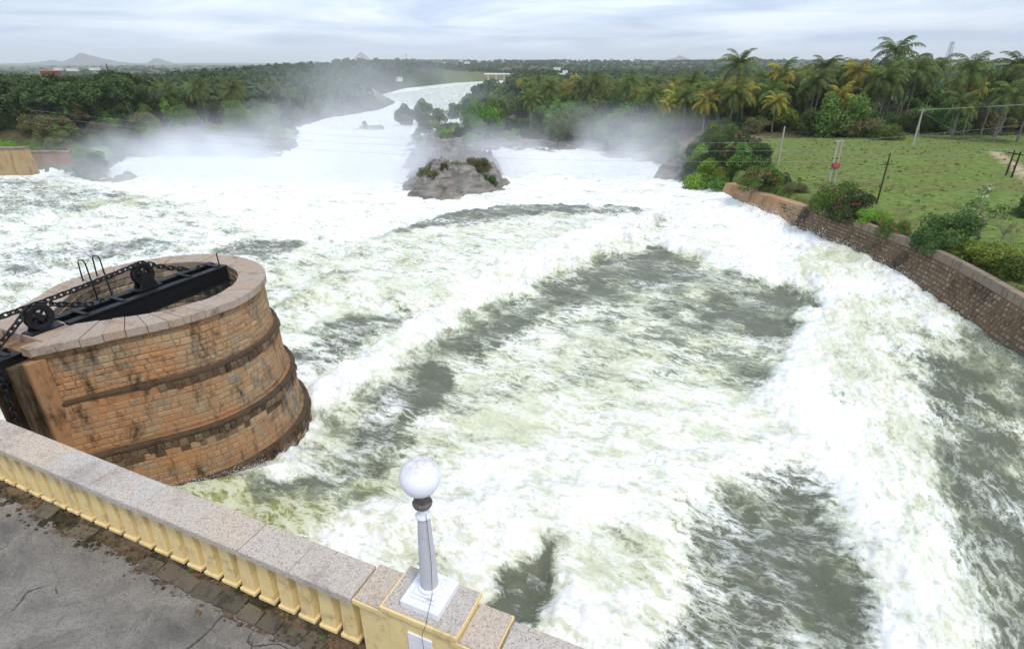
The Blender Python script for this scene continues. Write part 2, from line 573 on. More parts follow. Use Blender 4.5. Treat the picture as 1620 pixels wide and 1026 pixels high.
# the pool in the middle
region([(488, 660), (620, 580), (720, 510), (860, 437), (990, 392), (1060, 386), (1190, 436), (1290, 452), (1250, 540), (1200, 620), (1270, 690), (1000, 760), (700, 800), (560, 800)], 0.545, 0.62, -0.45, 0.35, 1.2)
region([(560, 640), (720, 512), (860, 440), (990, 394), (1060, 388), (1190, 438), (1290, 454), (1250, 545), (1210, 600), (1100, 560), (960, 500), (800, 520), (700, 600)], 0.41, 0.45, 0, 1.3)
region([(700, 545), (860, 441), (990, 395), (1060, 389), (1120, 430), (1000, 450), (860, 490), (760, 560)], 0.27, 0.22, 0, 0.8)
region([(1070, 470), (1180, 452), (1225, 428), (1290, 456), (1260, 520), (1190, 520)], 0.20, 0.25, -0.25, 1.0)
region([(560, 745), (600, 690), (610, 620), (690, 560), (730, 575), (700, 620), (650, 670), (600, 740)], 0.20, 0.05, 0, 0.7)
region([(530, 720), (590, 640), (620, 590), (660, 590), (620, 680), (560, 745)], 0.52, 0.05, 0, 0.8)
# white band running off the tower to the far wall
region([(418, 775), (478, 700), (488, 655), (560, 612), (620, 580), (720, 508), (860, 435), (990, 390), (1040, 350), (1000, 352), (850, 400), (690, 488), (600, 545), (490, 625), (490, 690), (420, 760)], 0.96, 0.6, 0.45, 0.3, 0.7)
region([(600, 545), (690, 488), (850, 400), (960, 372), (860, 425), (700, 505), (620, 560)], 0.78, 0.75, 0, 0.8)
# large boil below the pool
region([(470, 860), (560, 800), (650, 775), (700, 720), (860, 690), (1000, 650), (1150, 640), (1260, 690), (1285, 722), (1130, 772), (1010, 830), (880, 850), (860, 880), (780, 935), (640, 910)], 0.86, 0.75, 0.35, 1.0, 2.0)
region([(730, 650), (900, 640), (990, 650), (960, 690), (860, 680), (760, 690)], 0.56, 0.95, 0, 0.8)
region([(880, 640), (1060, 600), (1200, 640), (1240, 690), (1100, 700), (980, 710)], 0.70, 0.9, 0, 1.0)
# the white rush on the right
region([(1145, 296), (1060, 345), (1050, 388), (1190, 436), (1292, 452), (1250, 545), (1196, 628), (1270, 690), (1312, 760), (1350, 880), (1395, 1060), (1660, 1060), (1660, 560), (1500, 470), (1300, 380)], 0.90, 0.6, 0.4, 0.7, 2.2)
region([(1300, 480), (1400, 470), (1520, 560), (1560, 800), (1650, 1060), (1480, 1060), (1420, 860), (1340, 680), (1280, 600)], 0.66, 0.75, 0, 1.5)
region([(1230, 425), (1300, 402), (1360, 415), (1390, 440), (1330, 452), (1270, 440)], 0.60, 0.95, 0.35, 0.8)
region([(1460, 620), (1440, 570), (1500, 570), (1640, 600), (1640, 1060), (1610, 1000), (1540, 860), (1490, 720)], 0.22, 0.2, -0.12, 1.3)
region([(1500, 735), (1540, 740), (1640, 850), (1640, 1060), (1570, 1060), (1530, 900)], 0.38, 0.12, 0, 1.5)
region([(1490, 500), (1540, 520), (1640, 585), (1640, 680), (1560, 620), (1510, 560)], 0.26, 0.55, 0, 1.0)
# dark eddies near the dam
region([(1130, 772), (1285, 724), (1312, 765), (1350, 880), (1395, 1060), (1000, 1060), (1080, 930), (1090, 850)], 0.47, 0.10, -0.4, 0.6, 1.4)
region([(1180, 860), (1300, 830), (1340, 900), (1360, 1060), (1150, 1060)], 0.42, 0.05, 0, 1.0)
region([(775, 945), (840, 870), (880, 845), (872, 930), (850, 985), (800, 985), (760, 965)], 0.12, 0.02, -0.4, 0.45, 0.8)
region([(800, 925), (840, 895), (850, 915), (820, 950)], 0.4, 0.02, 0, 0.4)
region([(700, 1060), (855, 1000), (875, 900), (900, 845), (1080, 850), (1095, 900), (1050, 1060)], 0.80, 0.75, 0.1, 0.5)
region([(930, 860), (1070, 855), (1060, 900), (960, 920), (920, 900)], 0.50, 0.85, 0, 0.6)
region([(250, 780), (420, 776), (600, 752), (640, 762), (560, 800), (470, 842), (400, 860), (250, 860)], 0.06, 0.86, 0.25, 0.6)
region([(290, 770), (420, 778), (560, 752), (540, 775), (400, 800)], 0.12, 0.45, 0, 0.5)
# river further down
region([(500, 192), (640, 150), (745, 190), (640, 222), (560, 222)], 0.80, 0.45, 0, 5.0)
region([(600, 150), (800, 126), (780, 142), (750, 160), (740, 190), (640, 165)], 0.58, 0.35, 0, 6.0)

F = np.clip(F, 0.0, 1.0)
lo = np.clip(Y / 18, 0.7, 3.0)
ca, sa = math.cos(-0.49), math.sin(-0.49)
fl = X * ca + Y * sa; fn = -X * sa + Y * ca
right = sstep(6, 14, X - 0.28 * (Y - 12) - 3.0)
ca2, sa2 = math.cos(1.17), math.sin(1.17)
fl2 = X * ca2 + Y * sa2; fn2 = -X * sa2 + Y * ca2
big = (1 - right) * fbm(fl / 6.0, fn / 3.0, 3, 71) + right * fbm(fl2 / 7.0, fn2 / 2.6, 3, 73)
mid = (1 - right) * fbm(fl / 1.6, fn / 0.9, 3, 81) + right * fbm(fl2 / 1.8, fn2 / 0.8, 3, 83)
boil = 1 - 2 * np.abs(fbm(X / 0.9 + 0.6 * mid, Y / 0.9, 4, 91, 0.55))
rip = fbm(X / 0.33, Y / 0.33, 3, 95)
rough_ = sstep(0.25, 0.95, F)
damp = np.clip(1.0 - (Y - 160) / 300, 0.15, 1)
far_ = 1 + 1.6 * sstep(72, 110, Y)
Z = wz(Y) + damp * (Hh + 0.34 * big * far_ + 0.12 * (far_ - 1) * fbm(X / 3.5, Y / 2.2, 4, 97) + (0.13 + 0.09 * rough_) * mid + 0.085 * rough_ * (boil - 0.3) * np.clip(Y / 25, 0.8, 1.5) + (0.02 + 0.02 * rough_) * rip)
wall_near = np.maximum(0, poly_sd(RIVER, X, Y) - 2.0) + np.where((X > 20) & (Y < 78), 0, 99)
# run-up against the tower and the retaining wall
TWC = np.array([-15.8, 23.3])
dtw = np.hypot(X - TWC[0], Y - TWC[1])
Z = Z + 0.8 * np.exp(-((dtw - 5.6) / 1.3) ** 2) * sstep(2.0, -4.0, (X - TWC[0]) * 0.3 + (Y - TWC[1]))
Z = Z + 0.5 * np.exp(-(wall_near / 1.6) ** 2)
# let milky patches follow the troughs
Gt = np.clip(Gt + 0.45 * fbm(X / 2.6, Y / 2.6, 3, 99), 0, 1)
F = np.clip(F + 0.10 * mid + 0.07 * big, 0, 1)
keep = np.ones(X.shape, bool)
idx = np.arange(nx * ny).reshape(ny, nx)
sdr = poly_sd(RIVER, X, Y)
inside = sdr > -6
fk = inside[:-1, :-1] | inside[1:, 1:]
faces = np.stack([idx[:-1, :-1], idx[:-1, 1:], idx[1:, 1:], idx[1:, :-1]], -1)[fk]
me = mesh_np("water", np.stack([X, Y, Z], -1).reshape(-1, 3), faces, True)
for nm, arr in (("foam", F), ("milk", Gt), ("lane", right)):
    at = me.attributes.new(nm, 'FLOAT', 'POINT'); at.data.foreach_set("value", arr.astype(np.float32).ravel())

t = NT("foaming_water"); p = pos_of(t)
foam = t.n("ShaderNodeAttribute", attribute_name="foam").outputs["Fac"]
milk = t.n("ShaderNodeAttribute", attribute_name="milk").outputs["Fac"]
lane = t.n("ShaderNodeAttribute", attribute_name="lane").outputs["Fac"]
warp = t.n("ShaderNodeTexNoise", Scale=0.8, Detail=3.0); t.t.links.new(p, warp.inputs["Vector"])
wv = t.n("ShaderNodeVectorMath", operation='MULTIPLY_ADD')
t.t.links.new(warp.outputs["Color"], wv.inputs[0]); wv.inputs[1].default_value = (0.75, 0.75, 0); t.t.links.new(p, wv.inputs[2])
pw = wv.outputs[0]


def lanes(scale_l, scale_n, sc, detail, rough):
    a_ = t.noise(t.mapping(t.mapping(pw, rot=(0, 0, 0.49)), (scale_l, scale_n, 1)), sc, detail, rough)
    b_ = t.noise(t.mapping(t.mapping(pw, rot=(0, 0, -1.17)), (scale_l, scale_n, 1)), sc, detail, rough)
    nd = t.n("ShaderNodeMix"); nd.data_type = 'FLOAT'
    t.set(nd, "Factor", lane); t.set(nd, "A", a_); t.set(nd, "B", b_)
    return nd.outputs["Result"]


nA = lanes(0.45, 1.0, 0.75, 10, 0.70)         # patches, drawn out along the flow
nB = lanes(0.42, 1.0, 1.9, 5, 0.6)          # threads of foam
nC = lanes(0.6, 1.0, 5.5, 6, 0.71)              # fine lace
def ridge(n_, k):
    return t.math('SUBTRACT', 1.0, t.math('MULTIPLY', t.math('ABSOLUTE', t.math('SUBTRACT', n_, 0.5)), k), True)
lmod = t.ramp(t.noise(p, 0.22, 3), [(0.36, 0.6), (0.64, 1.25)])
lace = t.math('MULTIPLY', t.math('ADD', t.math('MULTIPLY', ridge(nB, 9.0), 0.55), t.math('MULTIPLY', ridge(nC, 7.0), 0.45)), lmod)
s_ = t.math('ADD', t.math('ADD', foam, t.math('MULTIPLY', t.math('SUBTRACT', nA, 0.5), 1.75)), t.math('MULTIPLY', t.math('SUBTRACT', lace, 0.42), 0.62))
s_ = t.math('ADD', s_, t.math('MULTIPLY', t.math('SUBTRACT', nC, 0.5), 0.6))
def smooth(v_, lo_, hi_):
    nd = t.n("ShaderNodeMapRange", interpolation_type='SMOOTHSTEP'); t.set(nd, "Value", v_)
    nd.inputs["From Min"].default_value = lo_; nd.inputs["From Max"].default_value = hi_
    return nd.outputs["Result"]
cover = smooth(s_, 0.33, 1.0)
mk = t.math('ADD', s_, t.math('MULTIPLY', t.math('SUBTRACT', milk, 0.5), 1.1))
bub = smooth(mk, -0.12, 0.95)
deep = t.mix(t.noise(p, 0.35, 3), (0.082, 0.094, 0.066), (0.145, 0.155, 0.105))
green = t.mix(t.noise(p, 0.5, 3), (0.50, 0.53, 0.34), (0.64, 0.66, 0.50))
mossy = t.mix(smooth(milk, 0.62, 0.9), t.mix(t.noise(p, 0.8, 3), (0.19, 0.215, 0.145), (0.29, 0.315, 0.21)), t.mix(t.noise(p, 0.8, 3), (0.15, 0.165, 0.045), (0.31, 0.315, 0.085)))
wc = t.mix(smooth(bub, -0.08, 0.42), deep, t.mix(smooth(bub, 0.4, 1.0), mossy, green))
fc = t.mix(smooth(s_, 0.6, 1.15), t.mix(milk, (0.66, 0.69, 0.65), (0.77, 0.78, 0.62)), (0.85, 0.855, 0.84))
cc = t.mix(cover, wc, fc)
rgh = t.math('ADD', t.math('MULTIPLY', cover, 0.6), 0.14)
bh = t.math('ADD', t.math('MULTIPLY', t.noise(p, 2.4, 6, 0.6), t.math('SUBTRACT', 1.25, cover)), t.math('MULTIPLY', cover, 0.25))
b1 = t.bump(bh, 0.5, 0.16)
bs = t.bsdf(cc, rgh, b1, 0.32)
bs.inputs["IOR"].default_value = 1.33
me.materials.append(t.m)
tag(link("water", me), "white foaming green river water rushing from the dam gates", "water", kind="structure")

# flung drops and clots of foam along the breaking fronts and against masonry
rng = np.random.RandomState(5)
gy_, gx_ = np.gradient(Hh); sl = np.hypot(gx_, gy_); sl = sl / sl.max()
wall_d = np.abs(sdr) * np.where((X > 20) & (Y < 78), 1, 99)
wgt = (sl ** 0.8 * sstep(0.3, 0.8, F) + 0.06 * sstep(0.8, 1.0, F) + 0.7 * np.exp(-((dtw - 5.55) / 0.5) ** 2) + 0.35 * np.exp(-((wall_d - 2.6) / 0.6) ** 2)) * (Y < 70) * (sdr > 0.5)
wgt = wgt * (0.2 + sstep(-0.1, 0.35, fbm(X / 1.3, Y / 1.3, 3, 111))) * Y ** 0.4
pick = rng.choice(wgt.size, 42000, p=(wgt / wgt.sum()).ravel())
bx, by, bz = X.ravel()[pick], Y.ravel()[pick], Z.ravel()[pick]
n = len(pick)
up_ = rng.exponential(0.13, n) * np.clip(by / 30, 0.7, 2)
sz = (0.006 + 0.012 * rng.rand(n) ** 3) * np.clip(by / 22, 0.7, 3.2)
ctr = np.stack([bx + 0.12 * rng.normal(size=n), by + 0.12 * rng.normal(size=n), bz + up_], 1)
tet = np.array([[1, 1, 1], [1, -1, -1], [-1, 1, -1], [-1, -1, 1]], float)
v = ctr[:, None, :] + (tet[None] + 0.5 * rng.normal(size=(n, 4, 3))) * sz[:, None, None]
b_ = np.arange(n)[:, None] * 4
f3 = np.concatenate([b_ + q for q in ([0, 1, 2], [0, 3, 1], [0, 2, 3], [1, 3, 2])], 1).reshape(-1, 3)
me = mesh_np("water_drops", v.reshape(-1, 3), f3)
me.materials.append(mat_plain("spray_white", (0.84, 0.85, 0.85), 0.4, 0.02, 3, 0.0))
tag(link("water_drops", me), "white drops and clots of foam flung up along the breaking waves", "water drops", kind="stuff")

# ------------------------------------------------------------------ dam, road and parapet
M_yellow = mat_plain("yellow_paint", (0.76, 0.585, 0.28), 0.6, 0.06, 5, 0.12, 0.3, 0, (0.40, 0.29, 0.15), 3.4, 0.53, 0.72)
M_granite = mat_granite("granite_coping")
M_granite_t = mat_granite("tower_coping_stone", (0.38, 0.315, 0.26), (0.39, 0.275, 0.185), (0.07, 0.058, 0.05), 0.7, 0.75)
M_dirt = mat_plain("gutter_dirt", (0.15, 0.105, 0.068), 0.95, 0.5, 7, 0.9, 0.1, 0, (0.045, 0.045, 0.026), 3.0, 0.44, 0.58)
M_pave = mat_stone("old_paving", [(0.085, 0.078, 0.062), (0.14, 0.118, 0.09), (0.065, 0.062, 0.05)], (0.02, 0.022, 0.014), 0.95, (0.10, 0.075, 0.05), 0.4, 0.9, 30, (3, 3, 3))
M_white = mat_plain("white_paint", (0.74, 0.745, 0.77), 0.5, 0.05, 8, 0.1, 0.35, 0, (0.46, 0.44, 0.42), 9, 0.60, 0.78)
M_bronze = mat_plain("weathered_fitter", (0.15, 0.13, 0.11), 0.5, 0.4, 20, 0.3, 0.4, 0.5)
M_iron = mat_plain("black_iron", (0.010, 0.010, 0.011), 0.5, 0.4, 6, 0.3, 0.3, 0.0, (0.05, 0.03, 0.02), 3, 0.62, 0.8)
M_dam = mat_stone("dam_masonry", [(0.3, 0.22, 0.15), (0.24, 0.2, 0.15)], wash_amt=0.3)

DU, DV = Vector((0.917, -0.399, 0)), Vector((0.399, 0.917, 0))
DO = Vector((-1.95, 4.65, 0))
DROT = math.atan2(DU.y, DU.x)
DM = Matrix.Translation(DO) @ Matrix.Rotation(DROT, 4, 'Z')
ROAD = 10.2
rnd = random.Random(3)

# road with cracks; it lies on the dam
t = NT("worn_road"); p = pos_of(t)
n = t.noise(p, 1.3, 7, 0.65)
c = t.mix(t.ramp(n, [(0.3, 0.0), (0.7, 1.0)]), (0.17, 0.155, 0.135), (0.33, 0.305, 0.265))
c = t.mix(t.ramp(t.noise(p, 38, 4, 0.85), [(0.36, 0.85), (0.5, 0.0)]), c, (0.07, 0.067, 0.063))
c = t.mix(t.ramp(t.noise(p, 55, 3, 0.85), [(0.56, 0.0), (0.68, 0.6)]), c, (0.36, 0.34, 0.32))
c = t.mix(t.ramp(t.noise(p, 0.8, 7, 0.7, 1.0), [(0.48, 0.0), (0.66, 0.7)]), c, (0.085, 0.08, 0.073))
wn = t.n("ShaderNodeTexNoise", Scale=2.5, Detail=5.0); t.t.links.new(p, wn.inputs["Vector"])
wv = t.n("ShaderNodeVectorMath", operation='MULTIPLY_ADD'); t.t.links.new(wn.outputs["Color"], wv.inputs[0]); wv.inputs[1].default_value = (0.5, 0.5, 0); t.t.links.new(p, wv.inputs[2])
vo = t.n("ShaderNodeTexVoronoi", feature='DISTANCE_TO_EDGE', Scale=0.62); t.t.links.new(wv.outputs[0], vo.inputs["Vector"])
crk = t.math('MULTIPLY', t.ramp(vo.outputs["Distance"], [(0.001, 1.0), (0.007, 0.0)]), t.ramp(t.noise(p, 0.9, 3), [(0.47, 0.0), (0.56, 1.0)]))
c = t.mix(t.math('MULTIPLY', crk, 0.8), c, (0.05, 0.045, 0.04))
hgt = t.math('SUBTRACT', t.noise(p, 60, 4, 0.7), t.math('MULTIPLY', crk, 2.0))
t.bsdf(c, 0.9, t.bump(hgt, 0.8, 0.02), 0.2)
M_road = t.m
gx, gy = 90, 40
us = np.linspace(-30, 14, gx); vv = np.linspace(-14, -0.12, gy)
U2, V2 = np.meshgrid(us, vv)
edge = np.where(V2 > -0.3, 0.07 * fbm(U2 / 0.5, V2 * 0, 3, 120), 0)
Zr = ROAD + 0.012 * fbm(U2 / 1.5, V2 / 1.5, 3, 130)
Vv = V2 + edge
XW = DO.x + U2 * DU.x + Vv * DV.x; YW = DO.y + U2 * DU.y + Vv * DV.y
idx = np.arange(gx * gy).reshape(gy, gx)
me = mesh_np("road", np.stack([XW, YW, Zr], -1).reshape(-1, 3), np.stack([idx[:-1, :-1], idx[:-1, 1:], idx[1:, 1:], idx[1:, :-1]], -1).reshape(-1, 4), True)
me.materials.append(M_road)
tag(link("road", me), "cracked grey road surface along the top of the dam", "road", kind="structure")

dam = MB(); dam.box((-8, -6.75, 3.06), (44, 14.7, 14.12))
o = link("dam_wall", dam.mesh("dam_wall", M_dam), None, DM)
tag(o, "masonry dam carrying the road and the parapet", "dam")

# strip of earth and loose paving at the foot of the parapet
gx, gy = 240, 26
us = np.linspace(-14, 8, gx); vv = np.linspace(-0.42, 0.56, gy)
U2, V2 = np.meshgrid(us, vv)
XW = DO.x + U2 * DU.x + V2 * DV.x; YW = DO.y + U2 * DU.y + V2 * DV.y
Zr = ROAD + 0.004 + 0.055 * fbm(U2 / 0.22, V2 / 0.22, 4, 140) - 0.012 - 0.05 * (V2 < -0.3)
idx = np.arange(gx * gy).reshape(gy, gx)
me = mesh_np("dirt_strip", np.stack([XW, YW, Zr], -1).reshape(-1, 3), np.stack([idx[:-1, :-1], idx[:-1, 1:], idx[1:, 1:], idx[1:, :-1]], -1).reshape(-1, 4), True)
me.materials.append(M_dirt)
gut = tag(link("dirt_strip", me), "strip of brown earth between the road and the parapet", "earth strip", kind="structure")
pav = [MB().box((0, 0, 0), (1, 1, 1)).mesh("paving_stone", M_pave) for _ in range(4)]
for k, m_ in enumerate(pav):
    bevel(m_, 0.06)
    for v in m_.vertices:
        v.co += Vector((rnd.uniform(-.04, .04), rnd.uniform(-.05, .05), rnd.uniform(-.08, .08)))
u = -14.0
while u < 5:
    L = rnd.uniform(0.30, 0.52)
    if (u > -4.2 and rnd.random() < 0.86) or rnd.random() < 0.2:
        wv_ = rnd.uniform(0.2, 0.26)
        v0 = -0.09 + rnd.uniform(-.03, .03)
        z = ROAD + rnd.uniform(-0.02, 0.015)
        Mx = DM @ Matrix.Translation((u + L / 2, v0, z)) @ Matrix.Rotation(rnd.gauss(0, .09), 4, 'Z') @ Matrix.Rotation(rnd.uniform(-.1, .1), 4, 'X') @ Matrix.Diagonal((L * 0.95, wv_, 0.07, 1))
        link("paving_stone", pav[rnd.randrange(4)], gut, Mx)
    u += L
Mx = DM @ Matrix.Translation((-6.3, -0.02, ROAD + 0.03)) @ Matrix.Rotation(0.25, 4, 'Z') @ Matrix.Rotation(0.12, 4, 'X') @ Matrix.Diagonal((0.36, 0.3, 0.05, 1))
link("paving_stone", pav[0], gut, Mx)

deb = MB(); rr_ = random.Random(8)
for k in range(1500):
    u = rr_.uniform(-13, 2); v_ = rr_.gauss(-0.1, 0.13)
    s_ = 0.006 + 0.03 * rr_.random() ** 3
    w_ = DO + DU * u + DV * v_
    deb.box((w_.x, w_.y, ROAD + 0.012 + s_ * .3), (s_ * 2, s_ * rr_.uniform(1, 2), s_), None, (.6, .6))
tag(link("gravel", deb.mesh("gravel", M_dirt)), "loose grit and small stones scattered along the parapet foot", "gravel", kind="stuff")
# parapet: granite slabs on yellow balusters
par = thing("parapet", DO + Vector((0, 0, ROAD)), "parapet of yellow balusters under long granite coping slabs", "parapet", None, DROT)
PT, PB = 11.25, 11.13
slab = bevel(MB().box((0, 0, 0), (1, 0.52, PT - PB)).mesh("coping_slab", M_granite), 0.012)
cuts = [-14.2, -13.2, -12.1, -11.0, -10.05, -9.0, -8.05, -7.0, -5.92, -4.82, -3.72, -2.66, -1.78, -0.93, 0.04]
for a_, b_ in zip(cuts[:-1], cuts[1:]):
    link("coping_slab", slab, par, Matrix.Translation(((a_ + b_) / 2, 0.26 + rnd.uniform(-.006, .006), (PT + PB) / 2 - ROAD + rnd.uniform(-.004, .004))) @ Matrix.Diagonal((b_ - a_ - 0.008, 1, 1, 1)))
cuts = [1.93, 2.9, 3.95, 5.0, 6.0]
for a_, b_ in zip(cuts[:-1], cuts[1:]):
    link("coping_slab", slab, par, Matrix.Translation(((a_ + b_) / 2, 0.26, (PT + PB) / 2 - ROAD + rnd.uniform(-.004, .004))) @ Matrix.Diagonal((b_ - a_ - 0.008, 1, 1, 1)))
bm_ = MB()
bm_.box((0, 0, 0.03), (0.28, 0.34, 0.06))
bm_.box((0, 0, 0.06 + 0.35), (0.23, 0.28, 0.70), None, (0.86, 0.86))
bm_.box((0, 0, 0.78 + 0.05), (0.24, 0.28, 0.10))
bal = bevel(bm_.mesh("baluster", M_yellow), 0.008)
u = -0.2
while u > -14:
    link("baluster", bal, par, Matrix.Translation((u, 0.27, 0.045)) @ Matrix.Rotation(rnd.uniform(-.02, .02), 4, 'Z'))
    u -= 0.352
u = 2.2
while u < 6:
    link("baluster", bal, par, Matrix.Translation((u, 0.27, 0.045)))
    u += 0.352
# pier that carries the lamp
pier = thing("parapet_pier", DO + DU * 0.97 + DV * 0.3 + Vector((0, 0, ROAD)), "yellow parapet pier with stepped granite caps under the globe lamp", "pier", None, DROT)
def pbox(nm, mat, u0, u1, v0, v1, z0, z1, bw=0.01):
    m_ = MB().box(((u0 + u1) / 2 - 0.97, (v0 + v1) / 2 - 0.3, (z0 + z1) / 2 - ROAD), (u1 - u0, v1 - v0, z1 - z0)).mesh(nm, mat)
    return link(nm, bevel(m_, bw), pier)
pbox("pier_block", M_yellow, 0.52, 1.42, 0.04, 0.58, 10.15, 11.24)
pbox("pier_wing", M_yellow, 0.10, 0.53, 0.05, 0.53, 10.15, 11.14)
pbox("pier_wing", M_yellow, 1.41, 1.87, 0.05, 0.53, 10.15, 11.14)
def cornice(u0, u1, v0, v1, z0, z1):
    m_ = MB()
    prof = [(0.0, 0.0), (0.02, 0.03), (0.02, 0.05), (0.05, 0.085), (0.05, z1 - z0)]
    rows = []
    for off, dz in prof:
        rows.append([(u0 - off - 0.97, v0 - off - 0.3, z0 + dz - ROAD), (u1 + off - 0.97, v0 - off - 0.3, z0 + dz - ROAD), (u1 + off - 0.97, v1 + off - 0.3, z0 + dz - ROAD), (u0 - off - 0.97, v1 + off - 0.3, z0 + dz - ROAD)])
    vs_ = [q for r_ in rows for q in r_]
    fs = [(3, 2, 1, 0)]
    for i in range(len(rows) - 1):
        for k in range(4):
            k2 = (k + 1) % 4
            fs.append((i * 4 + k, i * 4 + k2, (i + 1) * 4 + k2, (i + 1) * 4 + k))
    fs.append(tuple((len(rows) - 1) * 4 + k for k in range(4)))
    return link("cornice", m_.add(vs_, fs).mesh("cornice", M_yellow), pier)
cornice(0.52, 1.42, 0.04, 0.58, 11.20, 11.345)
cornice(0.11, 0.50, 0.05, 0.52, 11.10, 11.245)
cornice(1.44, 1.86, 0.05, 0.52, 11.10, 11.245)
pbox("granite_cap", M_granite, 0.495, 1.455, 0.02, 0.615, 11.335, 11.365)
pbox("granite_cap", M_granite, 0.075, 0.468, 0.02, 0.555, 11.235, 11.275)
pbox("granite_cap", M_granite, 1.475, 1.895, 0.02, 0.555, 11.235, 11.275)
pbox("plaque", M_white, 0.80, 1.12, 0.02, 0.06, 10.72, 11.06, 0.004)

# globe lamp
LP = DO + DU * 0.945 + DV * 0.335
lamp = thing("globe_lamp", LP + Vector((0, 0, 11.36)), "white globe lamp on a grey fluted post, on the parapet pier", "lamp", None, DROT)
def lbox(nm, s_, z0, z1):
    link(nm, bevel(MB().box((0, 0, (z0 + z1) / 2), (s_, s_, z1 - z0)).mesh(nm, M_white), 0.008), lamp)
lbox("plinth", 0.50, 0.0, 0.10); lbox("plinth_step", 0.335, 0.10, 0.135); lbox("plinth_step", 0.285, 0.135, 0.17)
link("post_base", MB().lathe([(0.125, 0.17), (0.132, 0.185), (0.125, 0.205), (0.108, 0.215)], 32).mesh("post_base", M_white, True), lamp)
t = NT("grey_fluted_post"); p = pos_of(t)
t.bsdf(t.mix(t.noise(p, 14, 5, 0.7), (0.42, 0.42, 0.44), (0.56, 0.56, 0.58)), 0.7, t.bump(t.noise(p, 60, 3), 0.2, 0.005), 0.3)
post_ = link("post", MB().lathe([(0.105, 0.215), (0.098, 0.45), (0.088, 0.75), (0.076, 1.05), (0.066, 1.22)], 48, flute=1, fd=0.055).mesh("post", t.m), lamp)
link("capital", MB().lathe([(0.07, 1.22), (0.086, 1.235), (0.086, 1.255), (0.068, 1.27), (0.062, 1.32), (0.07, 1.335), (0.062, 1.35)], 32).mesh("capital", M_white, True), post_)
link("fitter", MB().lathe([(0.06, 1.35), (0.075, 1.365), (0.10, 1.39), (0.108, 1.42), (0.10, 1.44), (0.07, 1.455), (0.085, 1.48), (0.07, 1.56)], 32).mesh("fitter", M_bronze, True), lamp)
t = NT("milk_glass"); p = pos_of(t)
sp_ = t.ramp(t.noise(p, 45, 4, 0.8), [(0.63, 0.0), (0.72, 0.5)])
tp = t.n("ShaderNodeNewGeometry"); sx = t.n("ShaderNodeSeparateXYZ"); t.t.links.new(tp.outputs["Normal"], sx.inputs[0])
dust = t.math('MULTIPLY', t.ramp(sx.outputs["Z"], [(0.35, 0.0), (0.98, 0.95)]), t.ramp(t.noise(p, 16, 5, 0.7), [(0.35, 0.2), (0.7, 1.0)]))
c = t.mix(dust, (0.80, 0.80, 0.85), (0.40, 0.33, 0.28))
c = t.mix(sp_, c, (0.36, 0.30, 0.26))
bs = t.bsdf(c, 0.22, None, 0.5)
gl = bpy.data.meshes.new("globe"); bm = bmesh.new(); bmesh.ops.create_uvsphere(bm, u_segments=40, v_segments=24, radius=0.214)
for f_ in bm.faces: f_.smooth = True
bm.to_mesh(gl); bm.free(); gl.materials.append(t.m)
link("globe", gl, lamp, Matrix.Translation((0, 0, 1.76)))
cb_ = MB().tube([(0.075, -0.06, 1.34), (0.09, -0.075, 1.1), (0.11, -0.09, 0.7), (0.11, -0.12, 0.22), (0.12, -0.19, 0.15), (0.13, -0.262, 0.09), (0.14, -0.33, 0.0), (0.12, -0.40, -0.1), (0.14, -0.41, -0.5), (0.12, -0.41, -1.1)], 0.003, 5)
link("cable", cb_.mesh("cable", M_iron), lamp)

# weeds in the gutter
M_weed = mat_leaf("weed_leaf", (0.08, 0.15, 0.02), (0.12, 0.2, 0.04))
for k, (u, v) in enumerate([(-3.05, 0.08), (-1.0, -0.13), (-0.55, -0.02), (-0.35, -0.16), (-2.2, 0.07)]):
    m_ = MB()
    for j in range(26):
        a_ = rnd.uniform(0, 6.28); r_ = rnd.uniform(0, 0.045); L = rnd.uniform(0.02, 0.045)
        b = Vector((r_ * math.cos(a_), r_ * math.sin(a_), rnd.uniform(0, 0.025)))
        d = Vector((math.cos(a_), math.sin(a_), rnd.uniform(0.3, 1.2))).normalized() * L; s_ = d.cross(Vector((0, 0, 1))).normalized() * L * 0.3
        m_.add([b, b + d * .5 + s_, b + d, b + d * .5 - s_], [(0, 1, 2, 3)])
    pw_ = DO + DU * u + DV * v
    tag(link("weed", m_.mesh("weed", M_weed), None, Matrix.Translation((pw_.x, pw_.y, ROAD))), "small green weed sprouting from the earth strip by the parapet", "weed", "weeds at the parapet foot")

# ------------------------------------------------------------------ masonry tower
TC = Vector((-15.8, 23.3, 0))
TM = Matrix.Translation(TC) @ Matrix.Rotation(DROT, 4, 'Z')      # local x along the dam, y away from it
tower = thing("masonry_tower", TC + Vector((0, 0, 0)), "round orange masonry well tower with stepped ledges and granite rim", "tower", None, DROT)


def outline(R_, tailx, taily, n_arc=72, n_side=12, n_end=5):
    """egg shaped plan: a circle with a tail drawn in towards the dam"""
    # tangent point from (tailx, taily) onto the circle
    d = math.hypot(tailx, taily); base = math.atan2(taily, tailx)
    th = base + math.acos(min(0.999, R_ / d))
    pts = []
    for k in range(n_arc + 1):
        a_ = th + (math.pi - 2 * th) * k / n_arc
        pts.append((R_ * math.cos(a_), R_ * math.sin(a_)))
    e = (-tailx, taily)
    s_ = pts[-1]
    for k in range(1, n_side + 1):
        pts.append((s_[0] + (e[0] - s_[0]) * k / n_side, s_[1] + (e[1] - s_[1]) * k / n_side))
    for k in range(1, n_end + 1):
        pts.append((-tailx + 2 * tailx * k / n_end, taily))
    s0 = pts[0]
    for k in range(1, n_side):
        pts.append((tailx + (s0[0] - tailx) * k / n_side, taily + (s0[1] - taily) * k / n_side))
    return pts


